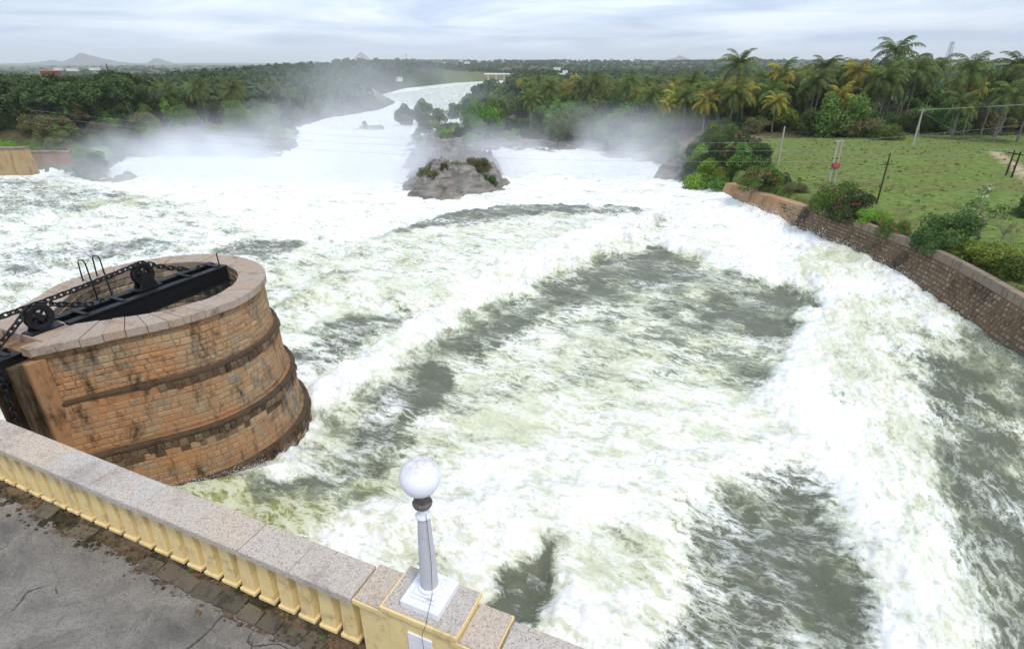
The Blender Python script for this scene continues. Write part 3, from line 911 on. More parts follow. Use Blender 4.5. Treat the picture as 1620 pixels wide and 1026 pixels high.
class Ring:
    def __init__(s, pts):
        s.p = np.array(pts); q = np.roll(s.p, -1, 0)
        s.l = np.hypot(*(q - s.p).T); s.c = np.concatenate([[0], np.cumsum(s.l)]); s.L = s.c[-1]

    def at(s, d):
        d = d % s.L
        i = min(int(np.searchsorted(s.c, d, 'right') - 1), len(s.p) - 1)
        f_ = (d - s.c[i]) / max(s.l[i], 1e-6)
        a_, b_ = s.p[i], s.p[(i + 1) % len(s.p)]
        t_ = (b_ - a_) / max(s.l[i], 1e-6)
        return a_ + (b_ - a_) * f_, Vector((t_[1], -t_[0], 0)), Vector((t_[0], t_[1], 0))


TOPZ = 8.0
# sections of the shaft: (z bottom, z top, radius bottom, radius top, tail x bottom/top, tail y)
SECT = [(5.6, 7.68, 4.36, 4.30, 1.46, 1.42, -5.75, -5.70), (3.2, 5.6, 4.68, 4.58, 1.58, 1.50, -5.86, -5.80),
        (1.0, 3.2, 5.06, 4.97, 1.72, 1.64, -5.98, -5.92), (-1.0, 1.0, 5.42, 5.33, 1.86, 1.78, -6.10, -6.04), (-4.0, -1.0, 5.9, 5.62, 2.0, 1.92, -6.22, -6.16)]
M_tstone = mat_stone("tower_masonry", [(0.34, 0.215, 0.12), (0.27, 0.19, 0.115), (0.36, 0.26, 0.155), (0.22, 0.19, 0.14), (0.33, 0.265, 0.17), (0.20, 0.18, 0.145)], (0.04, 0.03, 0.02), 0.88, (0.42, 0.21, 0.09), 0.86, streak=(1.3, 1.3, 0.5))
M_tmort = mat_stone("tower_mortar", [(0.27, 0.165, 0.09), (0.24, 0.15, 0.08)], (0.025, 0.02, 0.014), 0.95, (0.38, 0.19, 0.085), 0.9, streak=(1.3, 1.3, 0.5))
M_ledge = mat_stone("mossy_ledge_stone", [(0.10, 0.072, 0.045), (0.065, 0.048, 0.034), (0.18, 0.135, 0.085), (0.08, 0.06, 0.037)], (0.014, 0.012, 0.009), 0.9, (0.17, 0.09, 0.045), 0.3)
M_inner = mat_stone("inner_wall_stone", [(0.28, 0.24, 0.18), (0.15, 0.135, 0.11), (0.36, 0.30, 0.21), (0.12, 0.105, 0.085)], (0.012, 0.011, 0.01), 0.9, (0.16, 0.115, 0.07), 0.3)

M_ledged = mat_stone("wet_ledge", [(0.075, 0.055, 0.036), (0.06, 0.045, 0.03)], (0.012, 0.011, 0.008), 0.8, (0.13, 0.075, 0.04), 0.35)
stone_var = []
for k in range(10):
    r_ = random.Random(100 + k)
    o8 = [(-.5, -.5), (.5, -.5), (.5, .5), (-.5, .5)]
    o8 = [(x + r_.uniform(-.05, .05), z + r_.uniform(-.06, .06)) for x, z in o8]
    vs_ = [(x, 0.0, z) for x, z in o8]
    vs_ += [(x * 0.93, -0.6 + r_.uniform(-.2, .2), z * 0.9) for x, z in o8]
    vs_ += [(x * 0.72 + r_.uniform(-.05, .05), -1.0 + r_.uniform(-.25, .1), z * 0.66 + r_.uniform(-.05, .05)) for x, z in o8]
    fs = []
    for lv in (0, 4):
        for q in range(4):
            q2 = (q + 1) % 4
            fs.append((lv + q, lv + q2, lv + 4 + q2, lv + 4 + q))
    fs.append((8, 9, 10, 11))
    stone_var.append((vs_, fs))
stone_mesh = {}
def stone_me(k, mat):
    key = (k, mat.name)
    if key not in stone_mesh:
        m_ = MB().add(*stone_var[k]).mesh("stone", mat)
        stone_mesh[key] = m_
    return stone_mesh[key]


def loft(rings, closed_cap=False):
    m_ = MB(); n_ = len(rings[0])
    for r_ in rings: m_.v += [tuple(q) for q in r_]
    for i in range(len(rings) - 1):
        for k in range(n_):
            k2 = (k + 1) % n_
            m_.f.append((i * n_ + k, i * n_ + k2, (i + 1) * n_ + k2, (i + 1) * n_ + k))
    if closed_cap: m_.f.append(tuple((len(rings) - 1) * n_ + k for k in range(n_)))
    return m_


def prism(poly, z0, z1):
    n_ = len(poly); m_ = MB()
    m_.v = [(x, y, z0) for x, y in poly] + [(x, y, z1) for x, y in poly]
    m_.f = [tuple(range(n_))[::-1], tuple(range(n_, 2 * n_))] + [(k, (k + 1) % n_, n_ + (k + 1) % n_, n_ + k) for k in range(n_)]
    return m_


rs = random.Random(11)
camv = Vector((0, 0, CAM_H))
placed = []          # (score, variant, matrix, material)
for si, (z0, z1, rb, rt, txb, txt, tyb, tyt) in enumerate(SECT):
    ob, ot = outline(rb, txb, tyb), outline(rt, txt, tyt)
    nxt = outline(SECT[si - 1][2], SECT[si - 1][4], SECT[si - 1][6]) if si else outline(rt - 0.4, txt - 0.2, tyt + 0.4)
    rings = [[(x, y, z0) for x, y in ob], [(x, y, z1 - 0.03) for x, y in ot], [(x * .992, y * .992, z1) for x, y in ot]]
    if si:
        rings.append([(x * .97, y * .97, z1 + 0.05) for x, y in nxt])
    link("shaft_section", loft(rings).mesh("shaft_section", M_tmort), tower)
    if si:
        pr = 1.018 if si > 1 else 1.012
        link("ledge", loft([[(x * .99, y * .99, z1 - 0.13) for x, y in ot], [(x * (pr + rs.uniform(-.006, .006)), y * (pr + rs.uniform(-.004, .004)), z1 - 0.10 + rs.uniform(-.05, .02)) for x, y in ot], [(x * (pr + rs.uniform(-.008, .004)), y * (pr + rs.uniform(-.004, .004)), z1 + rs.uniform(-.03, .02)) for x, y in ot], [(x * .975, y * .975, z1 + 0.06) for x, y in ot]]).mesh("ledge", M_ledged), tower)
    Rb, Rt = Ring(ob), Ring(ot)
    hs = []
    z = z1 - (0.12 if si else 0)
    first = True
    while z > max(z0, -1.3) + 0.12:
        h_ = (0.36 if (first and si) else rs.choice((0.18, 0.22, 0.25, 0.3)))
        if z - h_ < z0: h_ = z - z0
        hs.append((z - h_, z, first and si > 0)); z -= h_; first = False
    for ci, (za, zb, ledge) in enumerate(hs):
        second = ci == 1 and si > 1
        zm = (za + zb) / 2; f_ = (zm - z0) / (z1 - z0)
        d = rs.uniform(0, 0.3)
        while d < Rb.L - 0.12:
            w_ = rs.uniform(0.24, 0.34) if ledge else rs.choice((0.2, 0.27, 0.33, 0.38, 0.5)) * rs.uniform(0.9, 1.1)
            w_ = min(w_, Rb.L - d)
            fr = ((d + w_ / 2) / Rb.L + 0.70) % 1.0
            pb, nb, tb = Rb.at(fr * Rb.L); pt, ntt, _t = Rt.at(fr * Rt.L)
            pm_ = Vector((pb[0] + (pt[0] - pb[0]) * f_, pb[1] + (pt[1] - pb[1]) * f_, zm))
            upv = (Vector((pt[0], pt[1], z1)) - Vector((pb[0], pb[1], z0))).normalized()
            nn = tb.cross(upv).normalized()
            gap = 0.022
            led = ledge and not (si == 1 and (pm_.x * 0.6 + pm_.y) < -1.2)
            if ledge and not led and rs.random() < 0.5: d += w_; continue
            dep = rs.uniform(0.008, 0.05) * (2.6 if led else (0.65 if si in (1, 2) else 1.0))
            Mx = Matrix(((tb.x * (w_ - gap), -nn.x * dep, upv.x * (zb - za - gap), pm_.x), (tb.y * (w_ - gap), -nn.y * dep, upv.y * (zb - za - gap), pm_.y),
                         (tb.z * (w_ - gap), -nn.z * dep, upv.z * (zb - za - gap), pm_.z), (0, 0, 0, 1)))
            wp = TM @ pm_; wn_ = TM.to_3x3() @ nn
            face = (camv - wp).normalized().dot(wn_)
            sc_ = face / (camv - wp).length_squared * w_ * (zb - za) * 1e4
            if wp.x < -22: sc_ -= 10
            if za < 0.2: sc_ -= 1
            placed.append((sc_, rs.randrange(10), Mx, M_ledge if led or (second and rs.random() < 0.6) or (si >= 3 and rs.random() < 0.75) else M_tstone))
            d += w_
placed.sort(key=lambda q: -q[0])
for sc_, k, Mx, mt in placed[:300]:
    link("stone", stone_me(k, mt), tower, Mx)
for mt, nm in ((M_tstone, "stonework"), (M_ledge, "ledge_stonework")):
    m_ = MB()
    for sc_, k, Mx, mm in placed[300:]:
        if mm is mt:
            m_.add([Mx @ Vector(v) for v in stone_var[k][0]], stone_var[k][1])
    link(nm, m_.mesh(nm, mt), tower)["kind"] = "stuff"

# rim of granite slabs with a notch towards the dam
OUT, INN = outline(4.52, 1.60, -6.0), outline(3.28, 0.85, -4.0)
n_arc, n_side = 72, 12
def slab_piece(poly, z0=TOPZ - 0.33, z1=TOPZ):
    cx_ = sum(q[0] for q in poly) / len(poly); cy_ = sum(q[1] for q in poly) / len(poly)
    poly = [(x + (cx_ - x) / max(.2, math.hypot(cx_ - x, cy_ - y)) * 0.028, y + (cy_ - y) / max(.2, math.hypot(cx_ - x, cy_ - y)) * 0.028) for x, y in poly]
    dz = rs.uniform(-.02, .02)
    link("rim_slab", bevel(prism(poly, z0 + dz, z1 + dz).mesh("rim_slab", M_granite_t), 0.015), tower)
def segm(i, j):
    o_ = [OUT[k % len(OUT)] for k in range(i, j + 1)]; n_ = [INN[k % len(INN)] for k in range(i, j + 1)]
    slab_piece([*o_, *n_[::-1]])
i = 0
while i < n_arc:
    st = 2 if rs.random() < 0.85 else 1
    st = min(st, n_arc - i); segm(i, i + st); i += st
for i in range(n_arc, n_arc + n_side, 2): segm(i, i + 2)
e0 = n_arc + n_side + 5
for i in range(e0, e0 + n_side, 2): segm(i, i + 2)
slab_piece([(0, -4.0), (0, -5.38), (1.36, -5.38), (0.85, -4.0)][::-1]); slab_piece([(-0.85, -4.0), (-1.36, -5.38), (0, -5.38), (0, -4.0)])
slab_piece([(1.05, -5.39), (1.05, -6.0), (1.60, -6.0), (1.37, -5.39)]); slab_piece([(-1.37, -5.39), (-1.60, -6.0), (-1.05, -6.0), (-1.05, -5.39)])
# thin course below the rim, rim bed and the shaft inside
O2, O3 = outline(4.40, 1.52, -5.86), outline(4.32, 1.45, -5.75)
I2 = outline(3.24, 0.82, -3.96)
link("rim_bed", loft([[(x, y, 7.52) for x, y in O3], [(x, y, 7.53) for x, y in O2], [(x, y, 7.675) for x, y in O2], [(x, y, 7.69) for x, y in I2]]).mesh("rim_bed", M_tmort), tower)
ring_in = [(x, y) for x, y in outline(3.30, 0.86, -4.02)]
inner = loft([[(x, y, 7.95) for x, y in ring_in], [(x, y, 0.3) for x, y in ring_in]], True)
link("inner_wall", inner.mesh("inner_wall", M_inner), tower)
Ri = Ring(ring_in)
inner_st = []
for kz in range(11):
    zb = 7.66 - kz * 0.36; za = zb - 0.36
    d = rs.uniform(0, .3)
    while d < Ri.L - 0.15:
        w_ = min(rs.uniform(0.3, 0.5), Ri.L - d)
        pb, nb, tb = Ri.at(d + w_ / 2)
        nn = -nb; tb = -tb; dep = rs.uniform(0.02, 0.05); gap = 0.045
        Mx = Matrix(((tb.x * (w_ - gap), -nn.x * dep, 0, pb[0]), (tb.y * (w_ - gap), -nn.y * dep, 0, pb[1]), (0, 0, za - zb + 2 * (zb - za) - gap, (za + zb) / 2), (0, 0, 0, 1)))
        wp = TM @ Vector((pb[0], pb[1], zb)); wn_ = TM.to_3x3() @ nn
        inner_st.append(((camv - wp).normalized().dot(wn_) - kz * 0.05, rs.randrange(10), Mx)); d += w_
m_ = MB()
inner_st.sort(key=lambda q: -q[0])
in_part = link("inner_lining", MB().add([Mx_ @ Vector(v) for _s, k, Mx_ in inner_st[150:151] for v in stone_var[k][0]], stone_var[inner_st[150][1]][1]).mesh("inner_lining", M_inner), tower)
for s_, k, Mx in inner_st[:150]:
    link("lining_stone", stone_me(k, M_inner), tower, Mx)
for s_, k, Mx in inner_st[151:]:
    m_.add([Mx @ Vector(v) for v in stone_var[k][0]], stone_var[k][1])
link("lining_stonework", m_.mesh("lining_stonework", M_inner), tower)["kind"] = "stuff"
bpy.data.objects.remove(in_part)
# jambs of the slot that faces the dam
for sx_ in (-1, 1):
    link("jamb", bevel(prism([(sx_ * 0.75 - .13, -6.45), (sx_ * 0.75 + .13, -6.45), (sx_ * 0.75 + .16, -5.6), (sx_ * 0.75 - .16, -5.6)], -4, 7.3).mesh("jamb", M_ledge), 0.03), tower)
    link("jamb", bevel(prism([(sx_ * 1.5 - .14, -6.22), (sx_ * 1.5 + .08, -6.22), (sx_ * 1.5 + .14, -5.6), (sx_ * 1.5 - .2, -5.6)], -4, 7.5).mesh("jamb", M_tmort), 0.03), tower)


# ------------------------------------------------------------------ girders, wheels, chains, ladder
def ibeam(mb, x, w, y0, y1, zt, h, tf=0.06):
    L = y1 - y0; ym = (y0 + y1) / 2
    mb.box((x, ym, zt - tf / 2), (w, L, tf)); mb.box((x, ym, zt - h + tf / 2), (w, L, tf)); mb.box((x, ym, zt - h / 2), (w * 0.55, L - 0.004, h - 2 * tf - 0.002))
    return mb


gird = thing("steel_girder", TM @ Vector((0.25, -0.6, 7.0)), "pair of black steel beams laid across the mouth of the round tower", "girder", None, DROT)
gl_ = Vector((0.25, -0.6, 7.0))
for nm, x in (("beam", 0.68), ("beam", -0.22)):
    m_ = MB(); ibeam(m_, x - gl_.x, 0.36, -4.15 - gl_.y, 3.1 - gl_.y, 8.10 - 7.0, 0.82)
    link(nm, bevel(m_.mesh("beam", M_iron), 0.008), gird)
m_ = MB().box((0.23 - gl_.x, -0.6 - gl_.y, 7.6 - 7.0), (0.52, 6.6, 0.5)); link("web_plate", m_.mesh("web_plate", M_iron), gird)
for y in (-3.4, -1.9, 1.2, 2.7):
    link("tie_plate", MB().box((0.23 - gl_.x, y - gl_.y, 8.13 - 7.0), (0.9, 0.16, 0.03)).mesh("tie_plate", M_iron), gird)
link("end_post", MB().tube([(0.62 - gl_.x, 2.85 - gl_.y, 1.1), (0.6 - gl_.x, 2.85 - gl_.y, 1.75)], 0.03, 6).mesh("end_post", M_iron), gird)
gird2 = thing("steel_girder", TM @ Vector((0.2, -8.0, 6.7)), "pair of black steel beams running from the dam to the notch of the tower", "girder", None, DROT)
gl2 = Vector((0.2, -8.0, 6.7))
for x in (0.62, -0.28):
    m_ = MB(); ibeam(m_, x - gl2.x, 0.36, -11.4 - gl2.y, -5.42 - gl2.y, 7.66 - 6.7, 0.9)
    link("beam", bevel(m_.mesh("beam", M_iron), 0.008), gird2)
for y in (-6.2, -7.4, -8.6):
    link("tie_plate", MB().box((0.17 - gl2.x, y - gl2.y, 7.675 - 6.7), (0.9, 0.2, 0.03)).mesh("tie_plate", M_iron), gird2)

WR = 0.43
def wheel(label, loc, high, tall=True):
    w_ = thing("pulley", TM @ Vector(loc), label, "pulley", "chain pulleys of the tower", DROT)
    rim = MB(); seg = 36
    prof = [(WR - 0.16, -0.10), (WR + 0.03, -0.13), (WR + 0.03, -0.08), (WR - 0.05, -0.03), (WR - 0.05, 0.03), (WR + 0.03, 0.08), (WR + 0.03, 0.13), (WR - 0.16, 0.10)]
    for k in range(seg):
        th = 2 * math.pi * k / seg
        for r_, x in prof: rim.v.append((x, r_ * math.cos(th), r_ * math.sin(th)))
    n_ = len(prof)
    for k in range(seg):
        k2 = (k + 1) % seg
        for q in range(n_): rim.f.append((k * n_ + q, k * n_ + (q + 1) % n_, k2 * n_ + (q + 1) % n_, k2 * n_ + q))
    link("rim", rim.mesh("rim", M_iron), w_)
    link("hub", MB().tube([(-0.2, 0, 0), (0.2, 0, 0)], 0.12, 14).mesh("hub", M_iron), w_)
    sp0 = MB().box((0, 0, WR * 0.45), (0.08, 0.09, WR * 0.75), None, (0.8, 0.7)).mesh("spoke", M_iron)
    for k in range(6): link("spoke", sp0, w_, Matrix.Rotation(k * math.pi / 3 + 0.3, 4, 'X'))
    for sx_ in ((-0.2, 0.2) if tall else (-0.2,)):
        br = MB()
        b0, t0 = high, 0.10
        br.v = [(sx_ - .025, -.42, b0), (sx_ + .025, -.42, b0), (sx_ + .025, .42, b0), (sx_ - .025, .42, b0), (sx_ - .025, -.12, t0), (sx_ + .025, -.12, t0), (sx_ + .025, .12, t0), (sx_ - .025, .12, t0)]
        br.f = [(3, 2, 1, 0), (4, 5, 6, 7), (0, 1, 5, 4), (1, 2, 6, 5), (2, 3, 7, 6), (3, 0, 4, 7)]
        link("bracket", br.mesh("bracket", M_iron), w_)
    link("base_plate", MB().box((0, 0, high - 0.02), (0.62, 1.1, 0.06)).mesh("base_plate", M_iron), w_)
    return w_


W1 = Vector((0.28, -4.75, 8.50)); W2_ = Vector((0.0, -0.45, 8.70)); W3 = Vector((0.15, -8.05, 8.18))
wheel("black spoked pulley standing on the granite rim over the notch", W1, -0.47, False)
wheel("black spoked pulley on a tall bracket above the beams", W2_, -0.58)
wheel("black spoked pulley on the beams between dam and tower", W3, -0.48)

# one link of stud chain, long axis x
PITCH_L, LW, LR = 0.235, 0.095, 0.036
lk = MB(); seg = 14
cpts = []
for k in range(seg):
    th = 2 * math.pi * k / seg
    cpts.append(Vector((0.075 * (1 if math.cos(th) > 0 else -1) + (LW - 0.01) * math.cos(th), LW * math.sin(th), 0)))
for k in range(seg):
    tdir = (cpts[(k + 1) % seg] - cpts[k - 1]).normalized(); nrm = tdir.cross(Vector((0, 0, 1)))
    for q in range(6):
        a_ = 2 * math.pi * q / 6
        lk.v.append(tuple(cpts[k] + nrm * LR * math.cos(a_) + Vector((0, 0, 1)) * LR * math.sin(a_)))
for k in range(seg):
    for q in range(6):
        k2, q2 = (k + 1) % seg, (q + 1) % 6
        lk.f.append((k * 6 + q, k2 * 6 + q, k2 * 6 + q2, k * 6 + q2))
link_me = lk.mesh("chain_link", M_iron, True)


def chain(label, pts):
    pts = [Vector(q) for q in pts]
    c_ = thing("chain", TM @ pts[0], label, "chain", "iron chains of the gate gear", DROT)
    L = [0]
    for a_, b_ in zip(pts[:-1], pts[1:]): L.append(L[-1] + (b_ - a_).length)
    n_ = int(L[-1] / PITCH_L)
    def pa(s_):
        for i in range(len(L) - 1):
            if s_ <= L[i + 1] + 1e-9: return pts[i].lerp(pts[i + 1], (s_ - L[i]) / max(1e-6, L[i + 1] - L[i]))
        return pts[-1]
    for k in range(n_):
        a_, b_ = pa(k * PITCH_L), pa((k + 1) * PITCH_L)
        d = (b_ - a_).normalized()
        q = d.to_track_quat('X', 'Z').to_matrix().to_4x4() @ Matrix.Rotation((math.pi / 2 if k % 2 else 0) + 0.35, 4, 'X')
        link("chain_link", link_me, c_, Matrix.Translation((a_ + b_) / 2 - pts[0]) @ q)


def over(w_, y_from, z_from, a0, a1, y_to, z_to, r_=WR + 0.06, sag=0.0):
    """run of chain: from a point, over the wheel between two angles, down to an anchor"""
    pts = [(w_.x, y_from, z_from)]
    p0 = Vector((w_.x, w_.y + r_ * math.cos(a0), w_.z + r_ * math.sin(a0)))
    for k in range(1, 9):
        f_ = k / 9; q = Vector(pts[0]).lerp(p0, f_); q.z -= sag * 4 * f_ * (1 - f_); pts.append(tuple(q))
    for k in range(9):
        a_ = a0 + (a1 - a0) * k / 8
        pts.append((w_.x, w_.y + r_ * math.cos(a_), w_.z + r_ * math.sin(a_)))
    s_ = Vector(pts[-1]); e_ = Vector((w_.x, y_to, z_to))
    for k in range(1, 7):
        f_ = k / 6; q = s_.lerp(e_, f_); q.z -= 0.5 * sag * 4 * f_ * (1 - f_); pts.append(tuple(q))
    return pts


chain("heavy chain running over the wheel on the tall bracket to the far beams", over(W2_, -10.6, 8.9, math.radians(112), math.radians(62), 1.75, 8.22, sag=0.18))
chain("heavy chain over the wheel on the rim, hooked to the near end of the beams", over(W1, -6.6, 7.75, math.radians(150), math.radians(70), -2.75, 8.22, sag=0.05))
chain("heavy chain hanging from the beams behind the parapet", [(0.95, -6.75, 7.6), (0.97, -6.8, 6.5), (1.0, -6.85, 4.5), (1.02, -6.9, 1.5)])
chain("heavy chain hanging slack beside the beams near the dam", [(0.95, -7.6, 7.3), (0.98, -7.75, 6.6), (1.0, -7.95, 6.35), (1.0, -8.2, 6.5), (0.98, -8.5, 7.2)])
# shackle loops where the chains are made fast
for y, z, nm in ((1.85, 8.2, "shackle on the far beam end"), (-2.65, 8.2, "shackle on the near beam end")):
    m_ = MB()
    for q in range(2):
        m_.tube([(0.12 * math.cos(a_ * math.pi / 8) , 0.5 * q * 0 + 0.34 * (a_ / 8), 0.10 * math.sin(a_ * math.pi / 8)) for a_ in range(9)], 0.035, 6)
    o = link("shackle", m_.mesh("shackle", M_iron), None, TM @ Matrix.Translation((0.2, y, z)))
    tag(o, "bent iron " + nm + " where the chain is made fast", "shackle", "chain shackles")

lad = thing("iron_ladder", TM @ Vector((-3.1, -0.6, 4.0)), "thin iron ladder with two hooped handrails inside the tower mouth", "ladder", None, DROT)
for y in (-0.32, 0.32):
    pts = [(0.12, y, 0.5), (0.12, y, 4.05), (0.10, y, 4.9), (0.0, y, 5.05), (-0.32, y, 5.02), (-0.42, y, 4.9), (-0.52, y, 3.98)]
    link("handrail", MB().tube(pts, 0.032, 7).mesh("handrail", M_iron), lad)
for k in range(10):
    link("rung", MB().tube([(0.12, -0.32, 0.8 + 0.34 * k), (0.12, 0.32, 0.8 + 0.34 * k)], 0.016, 5).mesh("rung", M_iron), lad)

# ------------------------------------------------------------------ retaining wall on the right bank
M_wbody = mat_stone("wall_masonry", [(0.125, 0.092, 0.06), (0.105, 0.078, 0.052)], (0.03, 0.024, 0.017), 0.8, (0.22, 0.14, 0.075), 0.6, streak=(0.5, 0.5, 0.12))
M_wplast = mat_stone("wall_render", [(0.34, 0.24, 0.145), (0.30, 0.21, 0.13)], (0.06, 0.042, 0.026), 0.75, (0.44, 0.23, 0.10), 0.75, streak=(0.35, 0.35, 0.10))
M_wstone = mat_stone("wall_stone", [(0.23, 0.18, 0.12), (0.14, 0.105, 0.07), (0.31, 0.245, 0.17), (0.17, 0.135, 0.09)], (0.025, 0.02, 0.014), 0.88, (0.20, 0.13, 0.07), 0.4, streak=(0.5, 0.5, 0.12))
M_wcop = mat_stone("wall_coping", [(0.24, 0.19, 0.14), (0.19, 0.155, 0.12)], (0.035, 0.03, 0.022), 0.7, (0.28, 0.2, 0.13), 0.3)
wt = [Vector(q) for q in WALL_TOP]
wl = [0]
for a_, b_ in zip(wt[:-1], wt[1:]): wl.append(wl[-1] + (b_ - a_).length)
def wall_at(s_):
    s_ = max(0, min(wl[-1] - 1e-4, s_))
    for i in range(len(wl) - 1):
        if s_ <= wl[i + 1]: break
    f_ = (s_ - wl[i]) / (wl[i + 1] - wl[i])
    # Catmull-Rom through the corner points keeps the curve smooth
    p0, p1, p2, p3 = wt[max(i - 1, 0)], wt[i], wt[i + 1], wt[min(i + 2, len(wt) - 1)]
    q = 0.5 * ((2 * p1) + (p2 - p0) * f_ + (2 * p0 - 5 * p1 + 4 * p2 - p3) * f_ ** 2 + (3 * p1 - p0 - 3 * p2 + p3) * f_ ** 3)
    return q
BAT = 0.32
def wall_fr(s_):
    p_ = wall_at(s_); d = (wall_at(s_ + 0.3) - wall_at(s_ - 0.3)); d.z = 0; d.normalize()
    n_ = Vector((d.y, -d.x, 0))          # away from the field, towards the water
    if n_.x > 0: n_ = -n_
    return p_, d, n_
rwall = thing("retaining_wall", wall_at(20), "long battered stone retaining wall between the white water and the field", "retaining wall")
RWM = Matrix.Translation(-wall_at(20))
S_PL = 17.0
def wall_strip(s0, s1, nm, mat):
    m_ = MB(); rows = []
    n_ = int((s1 - s0) / 0.6) + 2
    for k in range(n_):
        s_ = s0 + (s1 - s0) * k / (n_ - 1)
        p_, d, nrm = wall_fr(s_)
        jz = 0.05 * math.sin(s_ * 3.1)
        rows.append([p_ - nrm * 1.3 + Vector((0, 0, -1.2)), p_ - nrm * 1.3 + Vector((0, 0, -.05)), p_ + Vector((0, 0, -.05 + jz * .3)), p_ + nrm * (BAT * 2.0) + Vector((0, 0, -2.0)), p_ + nrm * (BAT * 7.0) + Vector((0, 0, -7.0))])
    w_ = len(rows[0])
    m_.v = [tuple(q) for r_ in rows for q in r_]
    for i in range(n_ - 1):
        for k in range(w_ - 1):
            m_.f.append((i * w_ + k, i * w_ + k + 1, (i + 1) * w_ + k + 1, (i + 1) * w_ + k))
    m_.f.append(tuple(range(w_))[::-1]); m_.f.append(tuple((n_ - 1) * w_ + k for k in range(w_)))
    me_ = m_.mesh(nm, mat)
    bm = bmesh.new(); bm.from_mesh(me_); bmesh.ops.recalc_face_normals(bm, faces=bm.faces); bm.to_mesh(me_); bm.free()
    return link(nm, me_, rwall, RWM)
wall_strip(0, S_PL, "rendered_face", M_wplast)
wall_strip(S_PL, wl[-1], "stone_face", M_wbody)
rs = random.Random(21)
wst = []
for r_ in range(12):
    zt_ = -0.42 - r_ * 0.31
    s_ = S_PL - 4 + r_ * 0.5 + rs.uniform(0, .5)
    while s_ < wl[-1] - 12:
        w_ = rs.uniform(0.28, 0.46)
        p_, d, nrm = wall_fr(s_ + w_ / 2)
        upv = (Vector((0, 0, 1)) - nrm * BAT).normalized()
        tb = d if d.cross(upv).dot(nrm) > 0 else -d
        nn = tb.cross(upv).normalized()
        pm_ = p_ + Vector((0, 0, zt_)) + nrm * (-zt_ * BAT)
        dep = rs.uniform(0.03, 0.09); hh = rs.uniform(0.17, 0.23); ww = w_ * 0.8
        wp = Vector(pm_)
        Mx = Matrix(((tb.x * ww, -nn.x * dep, upv.x * hh, pm_.x), (tb.y * ww, -nn.y * dep, upv.y * hh, pm_.y), (tb.z * ww, -nn.z * dep, upv.z * hh, pm_.z), (0, 0, 0, 1)))
        if rs.random() < 0.96:
            dd = (camv - wp); px_ = CX + FPX * wp.x / (wp.y * _c + (CAM_H - wp.z) * _s)
            wst.append((ww * hh * dd.normalized().dot(nn) / dd.length_squared - (1 if px_ > 1640 or wp.z < 0.2 else 0), rs.randrange(10), Mx))
        s_ += w_ * 1.12
wst.sort(key=lambda q: -q[0])
for sc_, k, Mx in wst[:300]: link("stone", stone_me(k, M_wstone), rwall, RWM @ Mx)
m_ = MB()
for sc_, k, Mx in wst[300:]: m_.add([Mx @ Vector(v) for v in stone_var[k][0]], stone_var[k][1])
link("stonework", m_.mesh("stonework", M_wstone), rwall, RWM)["kind"] = "stuff"
s_ = S_PL + 3.0
k = 0
while s_ < wl[-1] - 1:
    L = rs.uniform(3.0, 6.5) if k else 2.6
    m_ = MB(); rows = []
    hgt = 0.28 + (0.0 if k < 1 else 0.14)
    for q in range(5):
        p_, d, nrm = wall_fr(s_ + (L - 0.05) * q / 4)
        rows.append([p_ + nrm * 0.06 + Vector((0, 0, -.25)), p_ + nrm * 0.06 + Vector((0, 0, hgt)), p_ - nrm * 0.5 + Vector((0, 0, hgt)), p_ - nrm * 0.5 + Vector((0, 0, -.25))])
    m_.v = [tuple(q) for r_ in rows for q in r_]
    for i in range(4):
        for j in range(4): m_.f.append((i * 4 + j, i * 4 + (j + 1) % 4, i * 4 + 4 + (j + 1) % 4, i * 4 + 4 + j))
    m_.f += [(3, 2, 1, 0), (16, 17, 18, 19)]
    me_ = m_.mesh("coping_block", M_wcop)
    bm = bmesh.new(); bm.from_mesh(me_); bmesh.ops.recalc_face_normals(bm, faces=bm.faces); bm.to_mesh(me_); bm.free()
    link("coping_block", bevel(me_, 0.03), rwall, RWM)
    s_ += L; k += 1

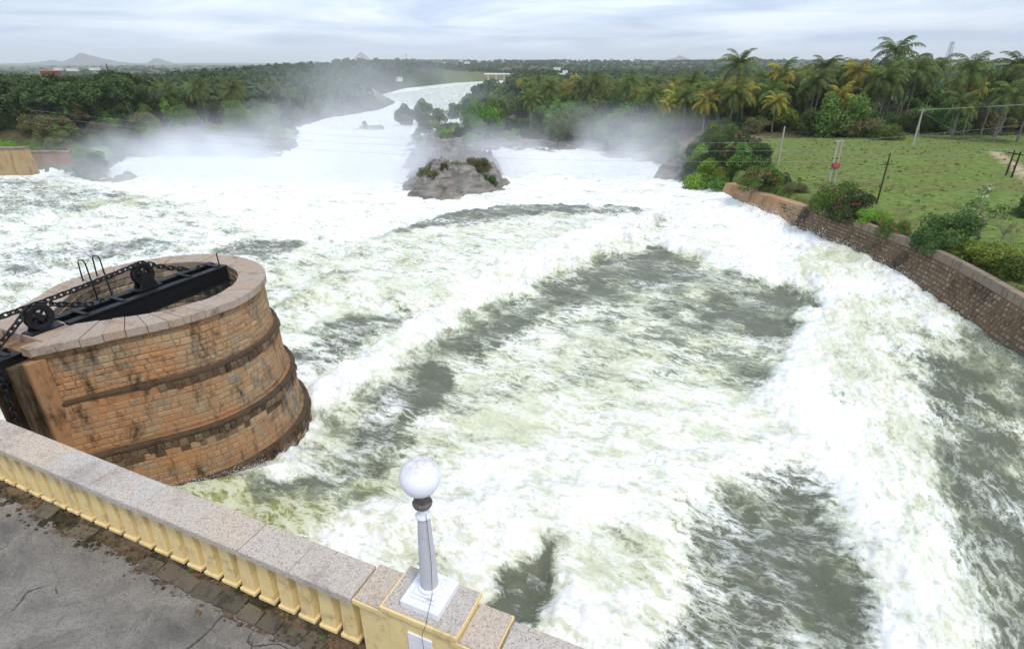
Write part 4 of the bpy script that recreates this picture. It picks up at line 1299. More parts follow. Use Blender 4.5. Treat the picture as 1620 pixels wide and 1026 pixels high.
# ------------------------------------------------------------------ rocks in and beside the river
t = NT("river_rock"); p = pos_of(t)
st = t.noise(t.mapping(p, (0.25, 0.25, 1.6), (0.25, 0.1, 0)), 1.2, 6, 0.6)
c = t.mix(t.ramp(st, [(0.32, 0.0), (0.66, 1.0)]), (0.075, 0.07, 0.065), (0.34, 0.31, 0.28))
c = t.mix(t.ramp(t.noise(p, 0.6, 6, 0.7), [(0.5, 0.0), (0.68, 0.7)]), c, (0.10, 0.11, 0.05))
c = t.mix(t.ramp(t.noise(p, 0.35, 4, 0.6), [(0.58, 0.0), (0.70, 0.5)]), c, (0.30, 0.20, 0.13))
t.bsdf(c, 0.8, t.bump(t.math('ADD', st, t.noise(p, 3, 6, 0.7)), 0.9, 0.25), 0.25)
M_rock = t.m
def rock_field(name, poly, height, label, seed, nn=120, edge=7.0, rise=None, wob=2.2):
    P = np.array(poly); x0, y0 = P.min(0) - 1; x1, y1 = P.max(0) + 1
    X, Y = np.meshgrid(np.linspace(x0, x1, nn), np.linspace(y0, y1, nn))
    sd = poly_sd(poly, X + wob * fbm(X / 6, Y / 6, 3, seed), Y + wob * fbm(X / 6, Y / 6, 3, seed + 9))
    rid = 1 - np.abs(fbm((X + 0.7 * Y) / 5, (Y - 0.5 * X) / 2.2, 5, seed + 4, 0.55)) * 2
    h = height * sstep(-0.5, edge, sd) * (0.7 + 0.4 * rid) * (0.85 + 0.9 * fbm(X / 8, Y / 8, 3, seed + 21)) + 0.5 * fbm(X / 1.6, Y / 1.6, 4, seed + 7)
    if rise: h = h * (0.3 + 0.75 * sstep(rise[0], rise[1], Y + rise[2] * X))
    h = np.where(sd > -0.6, h, -1.5)
    h = 0.5 * h + 0.5 * (np.floor(h / 0.55) * 0.55 + 0.55 * sstep(0.55, 1.0, h / 0.55 - np.floor(h / 0.55)))
    Z = wz(Y) + h - 0.2
    cx_, cy_ = P.mean(0)
    idx = np.arange(nn * nn).reshape(nn, nn)
    me = mesh_np(name, np.stack([X - cx_, Y - cy_, Z], -1).reshape(-1, 3), np.stack([idx[:-1, :-1], idx[:-1, 1:], idx[1:, 1:], idx[1:, :-1]], -1).reshape(-1, 4))
    me.materials.append(M_rock)
    o = link(name, me, None, Matrix.Translation((cx_, cy_, 0)))
    tag(o, label, "rock")
    def top(x, y):
        i = min(nn - 1, max(0, int(round((x - x0) / (x1 - x0) * (nn - 1))))); j = min(nn - 1, max(0, int(round((y - y0) / (y1 - y0) * (nn - 1)))))
        return float(Z[j, i])
    return top
isle_top = rock_field("rock_island", ROCK_ISLE, 3.7, "jagged brown rock island with shrubs standing in the white rapids", 201, 170, 5.0, (68, 94, -0.2), 4.0)
rock_field("rock_ledge", W2([(640, 236), (650, 218), (720, 206), (790, 214), (900, 226), (900, 238), (760, 240), (690, 244)]), 1.9, "low tan rock ledge with scrub behind the rock island", 231, 130, 9.0)
rock_field("rock_ledge", W2([(940, 243), (1000, 243), (1045, 252), (1050, 262), (1000, 255), (950, 248)]), 1.6, "smooth pale rock shelf at the water below the right woodland", 251, 80, 3.0)
rb = un_w(1075, 282)
rock_field("bank_rock", [(rb.x - 5, rb.y - 1), (rb.x - 1, rb.y - 5), (rb.x + 5, rb.y - 9), (rb.x + 8, rb.y - 4), (rb.x + 5, rb.y + 6), (rb.x - 3, rb.y + 7)], 3.4, "dark brown layered bank rock at the far end of the retaining wall", 271, 80, 3.0)
rb = un_w(165, 288)
rock_field("bank_rock", [(rb.x - 3, rb.y + 2), (rb.x - 1, rb.y - 1.0), (rb.x + 1.5, rb.y + 0.5), (rb.x + 3, rb.y + 9), (rb.x - 1, rb.y + 8)], 2.6, "mossy bank rock at the tip of the grassy left bank", 281, 70, 3.5)
rb = un_w(578, 205)
rock_field("river_boulder", [(rb.x - 5, rb.y - 1), (rb.x + 6, rb.y - 2), (rb.x + 8, rb.y + 6), (rb.x - 3, rb.y + 8)], 1.6, "low rock in midstream carrying a lone shrub", 291, 50, 3.0)

# ------------------------------------------------------------------ vegetation
M_bark = mat_plain("bark", (0.07, 0.055, 0.042), 0.95, 0.3, 6, 0.6, 0.1)
M_palmbark = mat_plain("palm_bark", (0.20, 0.17, 0.14), 0.95, 0.25, 5, 0.5, 0.1)
L_dark = mat_leaf("dark_leaf", (0.042, 0.075, 0.02), (0.085, 0.13, 0.034), (0.095, 0.155, 0.036))
L_mid = mat_leaf("green_leaf", (0.086, 0.151, 0.026), (0.162, 0.259, 0.053), (0.194, 0.302, 0.053))
L_brt = mat_leaf("bright_leaf", (0.151, 0.259, 0.032), (0.259, 0.389, 0.053), (0.324, 0.432, 0.062))
L_dry = mat_leaf("olive_leaf", (0.128, 0.120, 0.048), (0.208, 0.192, 0.080), (0.160, 0.192, 0.056))
L_palm = mat_leaf("palm_leaf", (0.072, 0.115, 0.022), (0.175, 0.215, 0.05), None, 0.3)
L_palmy = mat_leaf("yellow_palm_leaf", (0.26, 0.235, 0.035), (0.44, 0.35, 0.06), None, 0.35)
M_pink = mat_leaf("pink_bract", (0.55, 0.05, 0.14), (0.75, 0.12, 0.25), None, 0.3)
M_redfl = mat_leaf("red_bract", (0.30, 0.10, 0.08), (0.40, 0.18, 0.13), None, 0.3)
M_paleflower = mat_leaf("pale_flower", (0.5, 0.52, 0.32), (0.62, 0.62, 0.42), None, 0.3)


def leaf_quads(rng, blobs, n, size, shell=0.62, droop=0.0):
    """n leaf sprays spread through a set of overlapping clumps; returns verts, quads"""
    vol = np.array([b[1][0] * b[1][1] * b[1][2] for b in blobs]) ** 0.67
    which = rng.choice(len(blobs), n, p=vol / vol.sum())
    C = np.array([b[0] for b in blobs])[which]; Rr = np.array([b[1] for b in blobs])[which]
    d = rng.normal(size=(n, 3)); d[:, 2] += 0.25; d /= np.linalg.norm(d, axis=1)[:, None]
    rad_ = shell + (1 - shell) * rng.rand(n) ** 0.6
    rad_ *= 1 + 0.18 * rng.normal(size=n) * 0.6
    pos = C + d * Rr * rad_[:, None]
    nrm = d + 0.8 * rng.normal(size=(n, 3)); nrm[:, 2] += 0.5; nrm /= np.linalg.norm(nrm, axis=1)[:, None]
    a_ = np.cross(nrm, rng.normal(size=(n, 3))); a_ /= np.linalg.norm(a_, axis=1)[:, None]
    b_ = np.cross(nrm, a_)
    s_ = size * (0.55 + 0.9 * rng.rand(n))[:, None]
    v = np.stack([pos - a_ * s_ * .5, pos - b_ * s_ * .32 + nrm * s_ * 0.06, pos + a_ * s_ * .55, pos + b_ * s_ * .32 + nrm * s_ * 0.06], 1).reshape(-1, 3)
    q = np.arange(4 * n).reshape(n, 4)
    return v, q


def crown_blobs(rng, kind, R_, H_):
    bl = []
    if kind == 'umbrella':
        for k in range(26):
            a_ = rng.rand() * 6.28; r_ = R_ * math.sqrt(rng.rand()) * 0.92
            z = H_ * (0.93 - 0.34 * (r_ / R_) ** 2) - rng.rand() * 0.12 * H_
            bl.append(((r_ * math.cos(a_), r_ * math.sin(a_), z), (R_ * (.2 + .12 * rng.rand()), R_ * (.2 + .12 * rng.rand()), H_ * (.08 + .05 * rng.rand()))))
        for k in range(9):
            a_ = rng.rand() * 6.28; r_ = R_ * (0.6 + 0.3 * rng.rand())
            bl.append(((r_ * math.cos(a_), r_ * math.sin(a_), H_ * (0.3 + 0.25 * rng.rand())), (R_ * .2, R_ * .2, H_ * .1)))
    elif kind == 'bush':
        for k in range(20):
            a_ = rng.rand() * 6.28; e = rng.rand(); r_ = R_ * 0.72 * math.sqrt(1 - 0.7 * e)
            bl.append(((r_ * math.cos(a_), r_ * math.sin(a_), H_ * (0.12 + 0.68 * e)), (R_ * (.24 + .16 * rng.rand()), R_ * (.24 + .16 * rng.rand()), H_ * (.16 + .1 * rng.rand()))))
    elif kind == 'tall':
        for k in range(24):
            f_ = rng.rand(); a_ = rng.rand() * 6.28; r_ = R_ * 0.7 * math.sin(math.pi * min(1, 0.12 + 0.85 * f_)) * math.sqrt(rng.rand())
            bl.append(((r_ * math.cos(a_), r_ * math.sin(a_), H_ * (0.25 + 0.68 * f_)), (R_ * .3, R_ * .3, H_ * .09)))
    else:
        for k in range(24):
            a_ = rng.rand() * 6.28; e = rng.rand(); r_ = R_ * 0.75 * math.sqrt(max(0.03, 1 - (2 * e - 0.9) ** 2)) * (0.5 + 0.5 * rng.rand())
            bl.append(((r_ * math.cos(a_), r_ * math.sin(a_), H_ * (0.32 + 0.56 * e)), (R_ * (.22 + .16 * rng.rand()), R_ * (.22 + .16 * rng.rand()), H_ * (.09 + .06 * rng.rand()))))
    return bl


def make_tree(seed, kind, R_, H_, leafmat, n, size, limbs=True):
    rng = np.random.RandomState(seed)
    bl = crown_blobs(rng, kind, R_, H_)
    v, q = leaf_quads(rng, bl, n, size)
    cm = mesh_np("crown", v, q); cm.materials.append(leafmat)
    tr = MB(); fork = H_ * (0.3 if kind != 'bush' else 0.08)
    r0 = 0.035 * H_ if kind != 'bush' else 0.02 * H_
    tr.tube([(0, 0, -0.6), (0.02 * H_ * rng.normal(), 0.02 * H_ * rng.normal(), fork * .6), (0, 0, fork)], [r0 * 1.25, r0, r0 * .85], 7)
    for k in range(9 if limbs else 4):
        b = bl[rng.randint(len(bl))][0]
        mid = (b[0] * .45, b[1] * .45, fork + (b[2] - fork) * .55)
        tr.tube([(0, 0, fork - 0.2), mid, b], [r0 * .6, r0 * .35, r0 * .1], 5)
    return cm, tr.mesh("trunk", M_bark)


def plant(name, me2, loc, rz, sc, label, cat, group=None, sz=None):
    o = thing(name, loc, label, cat, group, rz)
    o.scale = (sc, sc, sz or sc)
    link("crown", me2[0], o); link("trunk", me2[1], o)
    return o


def in_front(x, y):
    return CX + FPX * x / (y * _c + (CAM_H - 6) * _s)


print("variants")
V_umb = [make_tree(300 + k, 'umbrella', 6.5, 11.0, L_dark, 4200, 0.62) for k in range(3)]
V_rnd = [make_tree(320 + k, 'round', 4.3, 9.5, (L_dark, L_mid, L_mid, L_mid)[k], 3600, 0.52) for k in range(4)]
V_tal = [make_tree(340 + k, 'tall', 3.0, 11.5, L_mid, 2600, 0.5) for k in range(2)]
V_dry = [make_tree(350 + k, 'round', 4.0, 8.5, L_dry, 2600, 0.5) for k in range(1)]
V_bsh = [make_tree(360 + k, 'bush', 2.6, 2.9, (L_mid, L_brt, L_dark, L_dry)[k], 5200, 0.19) for k in range(4)]
V_shr = [make_tree(380 + k, 'bush', 1.5, 1.5, (L_mid, L_dry, L_brt)[k], 900, 0.28) for k in range(3)]

rv = np.random.RandomState(77)
spots = []
def try_spots(n, x0, x1, y0, y1, dmin, dbank, cond=None, taken=None):
    got = []
    tk = taken if taken is not None else spots
    tries = 0
    while len(got) < n and tries < n * 40:
        tries += 1
        x, y = rv.uniform(x0, x1), rv.uniform(y0, y1)
        if cond and not cond(x, y): continue
        if any((x - a_) ** 2 + (y - b_) ** 2 < dmin * dmin for a_, b_ in tk): continue
        if -float(poly_sd(RIVER, np.array([x]), np.array([y]))[0]) < dbank: continue
        tk.append((x, y)); got.append((x, y))
    return got

# left bank: big dark umbrella trees nearer the dam, rounder crowns towards the river
inl = lambda x, y: -60 < in_front(x, y) < 660
big = try_spots(34, -230, -85, 112, 250, 10.0, 16, lambda x, y: inl(x, y) and x < -0.62 * y + 5)
for x, y in big:
    k = rv.randint(3); s_ = rv.uniform(0.9, 1.3)
    plant("spreading_tree", V_umb[k], (x, y, gz(x, y)), rv.rand() * 6.28, s_, "dark green spreading tree with a flat-topped crown, in the left bank wood", "tree", "spreading trees of the left bank wood", s_ * rv.uniform(0.9, 1.15))
near = try_spots(150, -200, -25, 108, 330, 6.0, 4, lambda x, y: inl(x, y))
for x, y in near:
    k = rv.randint(6); d_ = -float(poly_sd(RIVER, np.array([x]), np.array([y]))[0])
    edge_ = d_ < 26
    s_ = rv.uniform(0.55, 0.8) if edge_ else rv.uniform(0.8, 1.15)
    if k < 4:
        plant("leafy_tree", V_rnd[k], (x, y, gz(x, y)), rv.rand() * 6.28, s_, ("round leafy tree at the misty water's edge of the left bank wood" if edge_ else "round leafy tree inside the left bank wood"), "tree", "leafy trees of the left bank wood")
    elif k == 4:
        plant("upright_tree", V_tal[rv.randint(2)], (x, y, gz(x, y)), rv.rand() * 6.28, s_, "tall narrow green tree in the left bank wood", "tree", "upright trees of the left bank wood")
    else:
        plant("olive_tree", V_dry[0], (x, y, gz(x, y)), rv.rand() * 6.28, s_, "brownish olive tree among the greener trees of the left bank wood", "tree", "brownish trees of the left bank wood")

# right bank: broadleaved wood between the river and the palms
inr = lambda x, y: 735 < in_front(x, y) < 1130
rw = try_spots(95, -30, 78, 112, 300, 5.2, 2.5, lambda x, y: inr(x, y) and x < 18 + 0.18 * (y - 100) + 14)
for x, y in rw:
    k = rv.randint(4); s_ = rv.uniform(0.75, 1.15)
    plant("leafy_tree", V_rnd[k], (x, y, gz(x, y)), rv.rand() * 6.28, s_, (("dark" if k == 0 else "green") + " leafy tree " + ("at the water's edge of the misty right bank wood" if -float(poly_sd(RIVER, np.array([x]), np.array([y]))[0]) < 12 else ("deep in the right bank wood towards the plantation" if y > 190 else "in the misty wood on the right bank"))), "tree", "leafy trees of the right bank wood")
for i, (px, py, Y_, s_, k) in enumerate([(985, 235, 118, 1.15, 1), (960, 232, 124, 0.95, 2), (1010, 240, 112, 0.8, 1), (1060, 248, 101, 0.55, 3)]):
    q = un(px, py - 6, -2.0)
    plant("leafy_tree", V_rnd[k], (q.x, q.y, gz(q.x, q.y) - 0.2), i * 1.9, s_, ["large bright-edged leafy tree above the pale rock shelf", "leafy tree leaning towards the water behind the rock shelf", "bushy tree between the rock shelf and the flowering shrubs", "small leafy tree beside the layered bank rock"][i], "tree")

# wooded islet in the river and its small neighbours
for i, (px, py, s_, k, lb) in enumerate([(642, 199, 1.0, 0, "dense grey-green tree at the left end of the wooded river islet"), (670, 197, 1.15, 2, "broad dense tree in the middle of the wooded river islet"), (694, 199, 0.85, 3, "low bushy tree at the foot of the wooded river islet"),
                                         (716, 188, 0.85, 0, "rounded dark tree standing alone beyond the wooded islet"), (736, 182, 0.6, 2, "small tree between the islet and the right bank"), (578, 206, 0.32, 1, "lone thin shrub tree on the midstream rock"), (748, 155, 0.4, 3, "tiny round tree standing in the far river")]):
    q = un_w(px, py)
    plant("islet_tree", V_rnd[k], (q.x, q.y, float(wz(q.y)) - 0.3 - (0.25 * 9.5 * s_ if i < 5 else 0)), i * 1.3, s_, lb, "tree", "trees standing in the river", s_ * 1.15)
# scrub on the rocks
for i, (px, py, Y_, s_, k, lb) in enumerate([(724, 240, 92, 1.0, 1, "yellow-green bush on top of the rock island"), (692, 250, 91, 0.85, 3, "grey-green bush on the crest of the rock island"), (672, 252, 88, 0.6, 3, "small bush at the left shoulder of the rock island"), (755, 252, 91, 0.9, 3, "brownish shrub on the right of the rock island"),
                                              (772, 256, 89, 0.6, 2, "dark shrub at the cliff edge of the rock island"), (704, 265, 86, 0.4, 3, "low shrub on the sloping face of the rock island"), (738, 262, 88, 0.55, 3, "shrub in the cleft below the island's yellow-green bush"), (682, 275, 83, 0.5, 3, "scrubby tuft low on the left flank of the rock island")]):
    q = at_y(px, py, Y_)
    plant("rock_shrub", V_bsh[k], (q.x, q.y, isle_top(q.x, q.y) - 0.25), i * 2.1, s_, lb, "shrub", "shrubs on the rock island")
for i in range(64):
    px = rv.uniform(655, 960); py = rv.uniform(204, 234)
    q = un_w(px, py)
    plant("ledge_shrub", V_bsh[(i * 7) % 4], (q.x, q.y, max(gz(q.x, q.y), float(wz(q.y)) + 0.6) - 0.1), i * 1.7, rv.uniform(0.6, 1.3), ("green", "bright yellow-green", "dark green", "olive brown")[(i * 7) % 4] + " shrub in the scrub on the low rock ledge", "shrub", "shrubs on the low rock ledge")
for i in range(64):
    x, y = try_spots(1, -125, -30, 100, 210, 2.0, 0.8, lambda x, y: inl(x, y) and -float(poly_sd(RIVER, np.array([x]), np.array([y]))[0]) < 20, [])[0]
    plant("bank_shrub", V_bsh[i % 4], (x, y, gz(x, y) - 0.1), i * 1.7, rv.uniform(0.8, 1.7), ("green", "bright yellow-green", "dark green", "olive brown")[i % 4] + " shrub at the misty foot of the left bank wood", "shrub", "shrubs at the foot of the left bank wood")

# bushes along the retaining wall and in the field
def flowers(parent, rng, R_, H_, n, mat):
    v, q = leaf_quads(rng, [((R_ * 0.75 * math.cos(a_), R_ * 0.75 * math.sin(a_), H_ * (0.3 + 0.62 * rng.rand())), (R_ * .09, R_ * .09, H_ * .06)) for a_ in rng.rand(26) * 6.28], n, 0.15)
    m_ = mesh_np("blossom", v, q); m_.materials.append(mat)
    link("blossom", m_, parent)
B = [  # px, py of the foot, ground z, scale, height factor, mesh, blossom, label
    (1112, 262, 2.6, 1.38, 1.3, 1, None, "large bright yellow-green rounded bush beside the bank rock"),
    (1088, 256, 1.8, 0.9, 1.2, 0, None, "mid-green bush between the bank rock and the bright rounded bush"),
    (1172, 262, 3.0, 1.3, 1.15, 2, M_redfl, "tall dark bush crowned with dusty red blossom"),
    (1148, 272, 2.6, 0.9, 1.1, 0, None, "green bush below the red-blossomed bush at the wall end"),
    (1203, 296, 3.0, 1.1, 0.85, 0, M_pink, "sprawling bush with pink blossom hanging over the rendered wall"),
    (1225, 290, 3.1, 0.8, 0.9, 2, M_pink, "darker half of the pink-blossomed bush over the wall"),
    (1258, 304, 3.2, 0.6, 0.8, 3, None, "small dry olive bush on the wall top"),
    (1318, 334, 3.2, 1.03, 1.1, 0, M_pink, "leafy bush with a few bright pink flowers on the wall top"),
    (1345, 345, 3.2, 0.88, 1.1, 2, M_pink, "dark bush with magenta flowers behind the wall coping"),
    (1378, 356, 3.2, 0.72, 0.85, 1, None, "fresh green bush against the first coping block"),
    (1300, 322, 3.2, 0.55, 0.9, 0, None, "low leafy bush at the end of the rendered wall"),
    (1412, 372, 3.2, 0.59, 1.0, 0, M_pink, "compact bush with pink flowers behind the coping"),
    (1492, 396, 3.2, 0.97, 1.25, 2, None, "big round dense dark green bush behind the wall"),
    (1530, 408, 3.2, 0.65, 0.8, 0, None, "low bush between the round dense bush and the bare tree"),
    (1555, 415, 3.2, 0.81, 0.75, 1, None, "low bright hedge bush by the wall below the bare tree"),
    (1592, 428, 3.2, 0.98, 0.75, 1, None, "spreading bright low bush at the wall beside the bare saplings"),
    (1618, 440, 3.2, 0.85, 0.8, 0, M_pink, "low bush with a magenta flower spray hanging over the coping"),
    (1640, 345, 3.2, 0.8, 1.3, 2, None, "dark bush at the field edge beyond the bare saplings"),
    (1325, 215, 3.2, 2.3, 1.3, 0, None, "wide leafy thicket in front of the palm trunks"),
    (1290, 212, 3.2, 1.7, 1.0, 2, None, "dark low thicket at the left of the field's far edge"),
    (1365, 218, 3.2, 1.8, 0.8, 3, None, "tangle of brown brush at the foot of the tall palms"),
    (1400, 222, 3.2, 1.3, 0.8, 0, None, "rounded bush beside the leaning concrete pole"),
    (1225, 205, 3.2, 1.9, 1.1, 1, None, "bright green bush in front of the left palm trunks"),
    (1205, 198, 3.0, 1.5, 1.1, 0, None, "green bush behind the red-blossomed bush"),
    (1132, 258, 2.4, 1.2, 1.2, 1, None, "bright bush joined to the large rounded bush"),
    (1068, 250, 1.0, 1.0, 1.1, 0, None, "bush on the bank above the layered rock"),
    (1190, 270, 3.0, 1.1, 1.1, 2, None, "dark bush between the red-blossomed and the pink-blossomed bush"),
    (1040, 215, 0.0, 1.5, 1.2, 0, None, "green bush at the left edge of the palm grove"),
]
for i, (px, py, z, s_, hz, k, fl_, lb) in enumerate(B):
    q = un(px, py, z)
    o = plant("flowering_bush" if fl_ else "bush", V_bsh[k], (q.x, q.y, (gz(q.x, q.y) if (i > 16 or i < 4) else z) - 0.2), i * 1.37, s_, lb, "bush", "bushes along the wall and the field", s_ * hz)
    if fl_: flowers(o.children[0], np.random.RandomState(500 + i), 2.6, 2.9, 110 if fl_ is M_pink else 420, fl_)
# dark undergrowth below the palms
for i in range(60):
    x = rv.uniform(45, 150); y = rv.uniform(128, 150) + 0.1 * (x - 60)
    plant("undergrowth_bush", V_bsh[(0, 2, 2, 3)[i % 4]], (x, y, gz(x, y) - 0.2), i, rv.uniform(1.0, 2.0), ("green", "dark", "dark", "olive")[i % 4] + " bush in the undergrowth between the palm trunks", "bush", "undergrowth of the palm grove")
for i in range(34):
    x = rv.uniform(70, 190); y = rv.uniform(150, 230)
    plant("grove_tree", V_rnd[i % 4], (x, y, gz(x, y) - 0.2), i, rv.uniform(0.8, 1.2), ("dark" if i % 4 == 0 else "green") + " leafy tree standing among the coconut palms", "tree", "leafy trees among the palms")

for i in range(40):
    px = rv.uniform(985, 1140); py = rv.uniform(218, 236) + (px - 985) * 0.22
    q = un(px, py, 0.5)
    if float(poly_sd(RIVER, np.array([q.x]), np.array([q.y]))[0]) > -1.5: continue
    plant("bank_bush", V_bsh[i % 4], (q.x, q.y, gz(q.x, q.y) - 0.2), i * 1.1, rv.uniform(0.8, 1.5), ("green", "bright green", "dark green", "olive")[i % 4] + " bush on the bank between the rock shelf and the flowering bushes", "bush", "bushes on the right bank slope")
gb = []
for i, (x, y) in enumerate(try_spots(34, 16, 36, 82, 138, 2.0, 0.6, lambda x, y: -float(poly_sd(RIVER, np.array([x]), np.array([y]))[0]) < 13, gb)):
    plant("bank_bush", V_bsh[i % 4], (x, y, gz(x, y) - 0.25), i * 1.3, rv.uniform(0.7, 1.3), ("green", "bright green", "dark green", "olive")[i % 4] + " bush low on the right bank by the white water", "bush", "bushes low on the right bank")
# bare tree and saplings by the wall
def bare(name, seed, H_, label, loc, leaves, mat=L_mid):
    rng = np.random.RandomState(seed); tr = MB(); tips = []
    def br(p_, d, L, r_, lev):
        d = d / np.linalg.norm(d); e = p_ + d * L
        mid = p_ + d * L * .5 + rng.normal(size=3) * L * .05
        tr.tube([tuple(p_), tuple(mid), tuple(e)], [r_, r_ * .8, r_ * .6], 5)
        if lev == 0: tips.append(e); return
        for k in range(3 if lev > 1 else 4):
            nd = d + rng.normal(size=3) * 0.55; nd[2] += 0.15
            br(p_ + d * L * rng.uniform(.6, 1), nd, L * rng.uniform(.5, .75), r_ * .55, lev - 1)
    br(np.array([0, 0, -.2]), np.array([0.05, 0, 1.0]), H_ * .42, 0.022 * H_, 3)
    o = thing(name, loc, label, "tree")
    link("trunk", tr.mesh("trunk", mat_plain("pale_bark", (0.25, 0.22, 0.18), 0.9, 0.2, 6, 0.4, 0.1)), o)
    if leaves:
        v, q = leaf_quads(rng, [(tuple(t_), (.35, .35, .25)) for t_ in tips], leaves, 0.2)
        m_ = mesh_np("crown", v, q); m_.materials.append(mat); link("crown", m_, o)
        v, q = leaf_quads(rng, [(tuple(t_ + [0, 0, .2]), (.2, .2, .1)) for t_ in tips if t_[2] > H_ * .7][:9], 60, 0.25)
        m_ = mesh_np("flower_head", v, q); m_.materials.append(M_paleflower); link("flower_head", m_, o)
q = un(1543, 384, 3.2); bare("bare_tree", 601, 5.2, "thin-leaved tree with pale trunk and cream flower heads", q, 420)
q = un(1580, 392, 3.2); bare("bare_sapling", 602, 3.4, "leafless sapling next to the thin-leaved tree", q, 0)
q = un(1592, 394, 3.2); bare("bare_sapling", 603, 3.0, "leafless grey sapling above the spreading bright bush", q, 0)

# tufts over the field
rng = np.random.RandomState(9); n = 6000
fx = rng.uniform(31, 125, n); fy = rng.uniform(30, 132, n)
ok = (poly_sd(RIVER, fx, fy) < -1.5) & (fx < 1.02 * fy + 12); fx, fy = fx[ok], fy[ok]; n = len(fx)
fz = ground_z(fx, fy)
hgt_ = (0.05 + 0.16 * rng.rand(n) ** 3) * (1 + 1.2 * sstep(0.1, 0.5, fbm(fx / 7, fy / 7, 3, 333)))
a_ = rng.rand(n) * 6.28; w_ = 0.12 + 0.2 * rng.rand(n)
base = np.stack([fx, fy, fz], 1); dx = np.stack([np.cos(a_), np.sin(a_), np.zeros(n)], 1) * w_[:, None]; up_ = np.stack([rng.normal(size=n) * .06, rng.normal(size=n) * .06, hgt_], 1)
v = np.stack([base - dx, base + dx, base + dx * .55 + up_, base - dx * .55 + up_ * 1.1], 1).reshape(-1, 3)
m_ = mesh_np("grass", v, np.arange(4 * n).reshape(n, 4)); m_.materials.append(mat_leaf("field_grass", (0.15, 0.19, 0.05), (0.25, 0.28, 0.09), (0.22, 0.18, 0.08)))
tag(link("grass", m_), "short grass tufts growing over the field behind the wall", "grass", kind="stuff")

# ------------------------------------------------------------------ coconut palms
def frond_mesh(seed, L, mat, pairs=17, wid=0.17):
    rng = np.random.RandomState(seed); m_ = MB(); pts = []
    a_ = math.radians(62); p_ = Vector((0, 0, 0)); stp = L / 9
    for k in range(10):
        pts.append(Vector(p_)); p_ = p_ + Vector((math.cos(a_), 0, math.sin(a_))) * stp; a_ -= math.radians(6.5 + 1.3 * k)
    m_.tube(pts, [0.055 * (1 - 0.09 * k) for k in range(10)], 4)
    for k in range(pairs):
        f_ = 0.14 + 0.85 * k / (pairs - 1); i = min(8, int(f_ * 9)); g = f_ * 9 - i
        b = pts[i].lerp(pts[i + 1], g); tdir = (pts[i + 1] - pts[i]).normalized()
        ll = 1.15 * math.sin(math.pi * (0.18 + 0.72 * f_)) * L / 4.6
        for sd_ in (-1, 1):
            side = Vector((0, sd_, 0))
            d = (side * 0.8 + tdir * 0.55 + Vector((0, 0, -0.25 - 0.3 * rng.rand()))).normalized() * ll * rng.uniform(.85, 1.1)
            w2 = tdir * wid * .5
            m_.add([b - w2, b + w2, b + d * .6 + w2 * .8 + Vector((0, 0, -.03)), b + d * .6 - w2 * .8 + Vector((0, 0, -.03))], [(0, 1, 2, 3)])
            m_.add([b + d * .6 - w2 * .8 + Vector((0, 0, -.03)), b + d * .6 + w2 * .8 + Vector((0, 0, -.03)), b + d + Vector((0, 0, -.28 * ll))], [(0, 1, 2)])
    return m_.mesh("frond", mat)
FR = {0: [frond_mesh(700 + k, 4.6 + 0.3 * k, L_palm) for k in range(3)], 1: [frond_mesh(710 + k, 4.2 + 0.3 * k, L_palmy) for k in range(2)]}
def frond_frames(rng, n):
    out = []
    for k in range(n):
        f_ = (k + 0.5) / n
        out.append((k * 2.39996 + rng.normal() * .15, math.radians(-26 + 108 * f_ ** 0.85 + rng.normal() * 5), rng.uniform(0.85, 1.12), rng.rand()))
    return out
def frond_M(az, tilt, s_):
    return Matrix.Rotation(az, 4, 'Z') @ Matrix.Rotation(tilt, 4, 'Y') @ Matrix.Diagonal((s_, s_, s_, 1))
def crown_joined(seed, colr, n=24):
    rng = np.random.RandomState(seed); V = []; Fq = []; base = 0; m_ = MB()
    for az, tl, s_, r_ in frond_frames(rng, n):
        fm = FR[colr][rng.randint(len(FR[colr]))]; Mx = frond_M(az, tl, s_)
        m_.add([Mx @ v.co for v in fm.vertices], [tuple(p_.vertices) for p_ in fm.polygons])
    return m_.mesh("crown", L_palm if colr == 0 else L_palmy)
PC = {0: [crown_joined(720 + k, 0) for k in range(3)], 1: [crown_joined(730, 1)]}
TRK = {}
def trunk_me(h_):
    key = round(h_)
    if key not in TRK:
        r_ = random.Random(key); bx, by = r_.uniform(-.6, .6), r_.uniform(-.6, .6)
        pts = [(bx * (1 - f_) ** 2, by * (1 - f_) ** 2, -0.4 + (key + 0.4) * f_) for f_ in [k / 7 for k in range(8)]]
        TRK[key] = MB().tube(pts, [0.26] + [0.19 - 0.008 * k for k in range(7)], 7).mesh("trunk", M_palmbark)
    return TRK[key], key
def palm(x, y, ztop, colr, sc, label, group, parts, seed):
    g = gz(x, y); h_ = max(2.0, ztop - g); tm, key = trunk_me(h_)
    o = thing("coconut_palm", (x, y, g), label, "palm", group)
    link("trunk", tm, o, Matrix.Diagonal((1, 1, h_ / key, 1)))
    rng = np.random.RandomState(seed)
    top = Matrix.Translation((0, 0, h_))
    if parts:
        for az, tl, s_, r_ in frond_frames(rng, 25):
            cc_ = colr if rng.rand() < 0.85 else 0
            link("frond", FR[cc_][rng.randint(len(FR[cc_]))], o, top @ frond_M(az, tl, s_ * sc))
    else:
        link("crown", PC[colr][rng.randint(len(PC[colr]))], o, top @ Matrix.Rotation(rng.rand() * 6.28, 4, 'Z') @ Matrix.Diagonal((sc, sc, sc, 1)))
    return o
